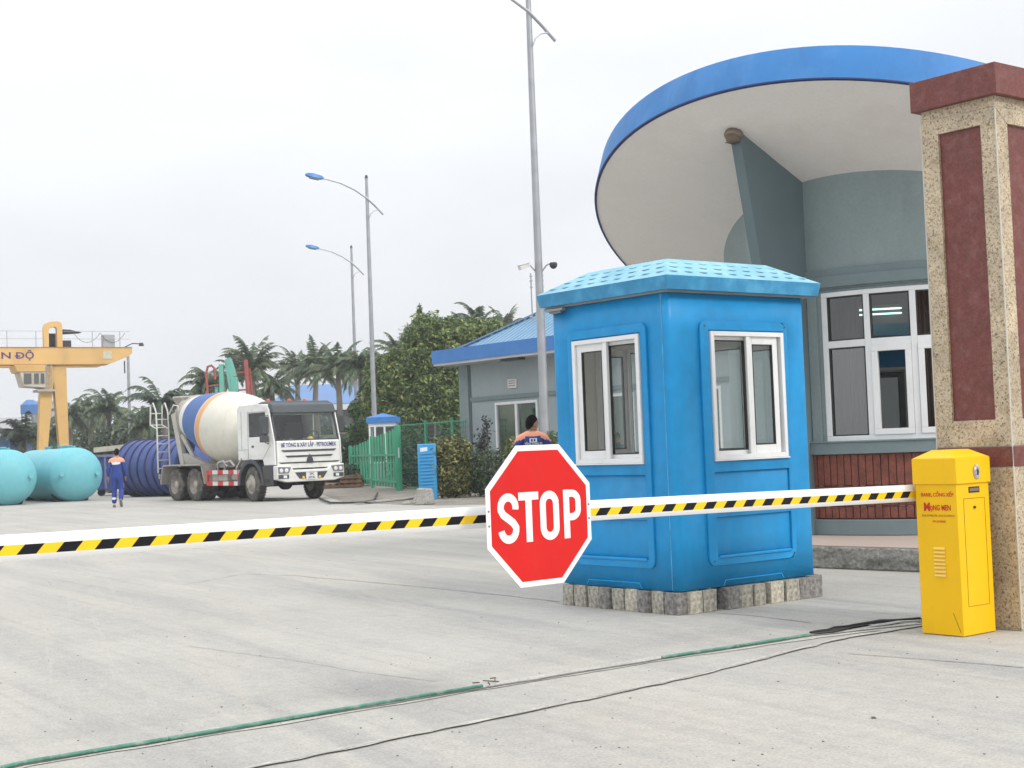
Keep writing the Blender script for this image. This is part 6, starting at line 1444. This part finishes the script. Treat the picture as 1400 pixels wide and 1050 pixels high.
Rd=dict(pelvis=(.165,.13),waist=(.155,.115),chest=(.175,.12),neck=(.11,.085),nk=.055,hd=.05,shL=.078,elL=.062,wrL=.043,shR=.078,elR=.062,wrR=.043,hpL=.105,knL=.085,anL=.075,hpR=.105,knR=.085,anR=.070)
J={k:Vector(v) for k,v in J.items()}
hand(J,E_,Rd,'wrL',J['wrL'],None,(0,.1,-1),(0,1,0),'hl'); hand(J,E_,Rd,'wrR',J['wrR'],None,(-.05,.3,-1),(0,1,.2),'hr')
def mf1(c):
    r=math.hypot(c.x,c.y)
    if c.z>1.51: return 0
    if abs(c.x)>.19 and c.z<.93 and c.z>.6: return 0
    if c.z>1.30 and c.z<=1.51: 
        if c.z<1.375: return 3 if c.y<0 and abs(c.x)<.13 else 1
        return 2
    if c.z<1.30 and c.z>1.285 and c.y<0 and abs(c.x)<.12: return 3
    if c.z>.25 and c.z<.285 and c.x<0: return 3
    return 1
p=gp(161,693.5)
figure('person','person in a blue coverall with an orange yoke walking away beside the cyan tank',(p.x,p.y,0),R(6),J,E_,Rd,mf1,[SKIN,COVB,COVO,REFL],(0,.075,1.66),[((-.105,.0,.0),(-.05,1,0)),((.135,-.27,.16),(.05,.55,-.85))])
# man behind the sign, standing with his back to us, arms folded in front
J=dict(pelvis=(0,0,.98),waist=(0,.01,1.12),chest=(0,.0,1.37),neck=(0,.02,1.545),nk=(.0,.05,1.60),hd=(.01,.075,1.67),
 shL=(-.19,.01,1.49),elL=(-.25,.05,1.19),wrL=(-.08,.24,1.20),shR=(.19,.01,1.49),elR=(.25,.05,1.19),wrR=(.08,.26,1.16),
 hpL=(-.10,0,.92),knL=(-.11,.03,.52),anL=(-.12,.0,.09),hpR=(.10,0,.92),knR=(.11,.03,.52),anR=(.13,.0,.09))
J={k:Vector(v) for k,v in J.items()}
E_=[('pelvis','waist'),('waist','chest'),('chest','neck'),('neck','nk'),('nk','hd'),('neck','shL'),('shL','elL'),('elL','wrL'),('neck','shR'),('shR','elR'),('elR','wrR'),('pelvis','hpL'),('hpL','knL'),('knL','anL'),('pelvis','hpR'),('hpR','knR'),('knR','anR')]
Rd=dict(pelvis=(.165,.13),waist=(.16,.12),chest=(.185,.125),neck=(.12,.09),nk=.06,hd=.055,shL=.085,elL=.06,wrL=.04,shR=.085,elR=.06,wrR=.04,hpL=.105,knL=.08,anL=.06,hpR=.105,knR=.08,anR=.06)
hand(J,E_,Rd,'wrL',J['wrL'],None,(1,.1,.1),(0,0,1),'hl'); hand(J,E_,Rd,'wrR',J['wrR'],None,(-1,.1,.1),(0,0,1),'hr')
def mf2(c):
    if c.z>1.625 or (c.z>1.59 and abs(c.x)<.06): return 0
    if c.y>.15 and abs(c.x)<.16 and 1.05<c.z<1.3: return 0
    yoke=1.475-.09*0
    lim=1.515 if abs(c.x)<.12 else 1.515-(abs(c.x)-.12)*.5
    if c.z>lim: return 2
    return 1
p=at(728,600,21.3)
pm2=figure('person','person with short black hair in an orange and blue work shirt behind the stop sign',(p.x,p.y,0),R(4),J,E_,Rd,mf2,[SKIN,COVB,COVO,REFL],(.012,.085,1.715),[((-.12,.03,0),(-.1,1,0)),((.13,.03,0),(.15,1,0))],look=R(-55))
b=MB(); fr=((0,-.130,1.475),(1,0,0),Vector((0,.12,1)).normalized(),(0,-1,0)); b.prism([(-.055,-.03),(.055,-.03),(.055,.03),(-.055,.03)],0,.006,fr); pa=b.build('back_patch',REFL,pm2)
b=MB(); b.prism([(-.035,-.018),(-.008,-.018),(-.008,.018),(-.035,.018)],.0065,.008,fr); b.prism([(.006,-.018),(.03,-.018),(.03,.018),(.006,.018)],.0065,.008,fr); b.build('patch_mark',COVB,pa)
text('TỔNG CÔNG TY',.04,((0,-.150,1.425),(1,0,0),(0,0,1),(0,-1,0)),'back_lettering',REFL,pm2,bold=.001,maxw=.26)
# ================================================================== the hazy air
b=MB(); b.box(-420,420,-45,420,-1,24)
hz=bpy.data.materials.new('haze'); hz.use_nodes=True; nt=hz.node_tree; nt.nodes.remove(nt.nodes['Principled BSDF'])
v=nt.nodes.new('ShaderNodeVolumePrincipled'); v.inputs['Color'].default_value=(.93,.95,.97,1); v.inputs['Density'].default_value=.001; v.inputs['Anisotropy'].default_value=.3
nt.links.new(v.outputs['Volume'],nt.nodes['Material Output'].inputs['Volume'])
tag(b.build('haze',hz),kind='stuff')
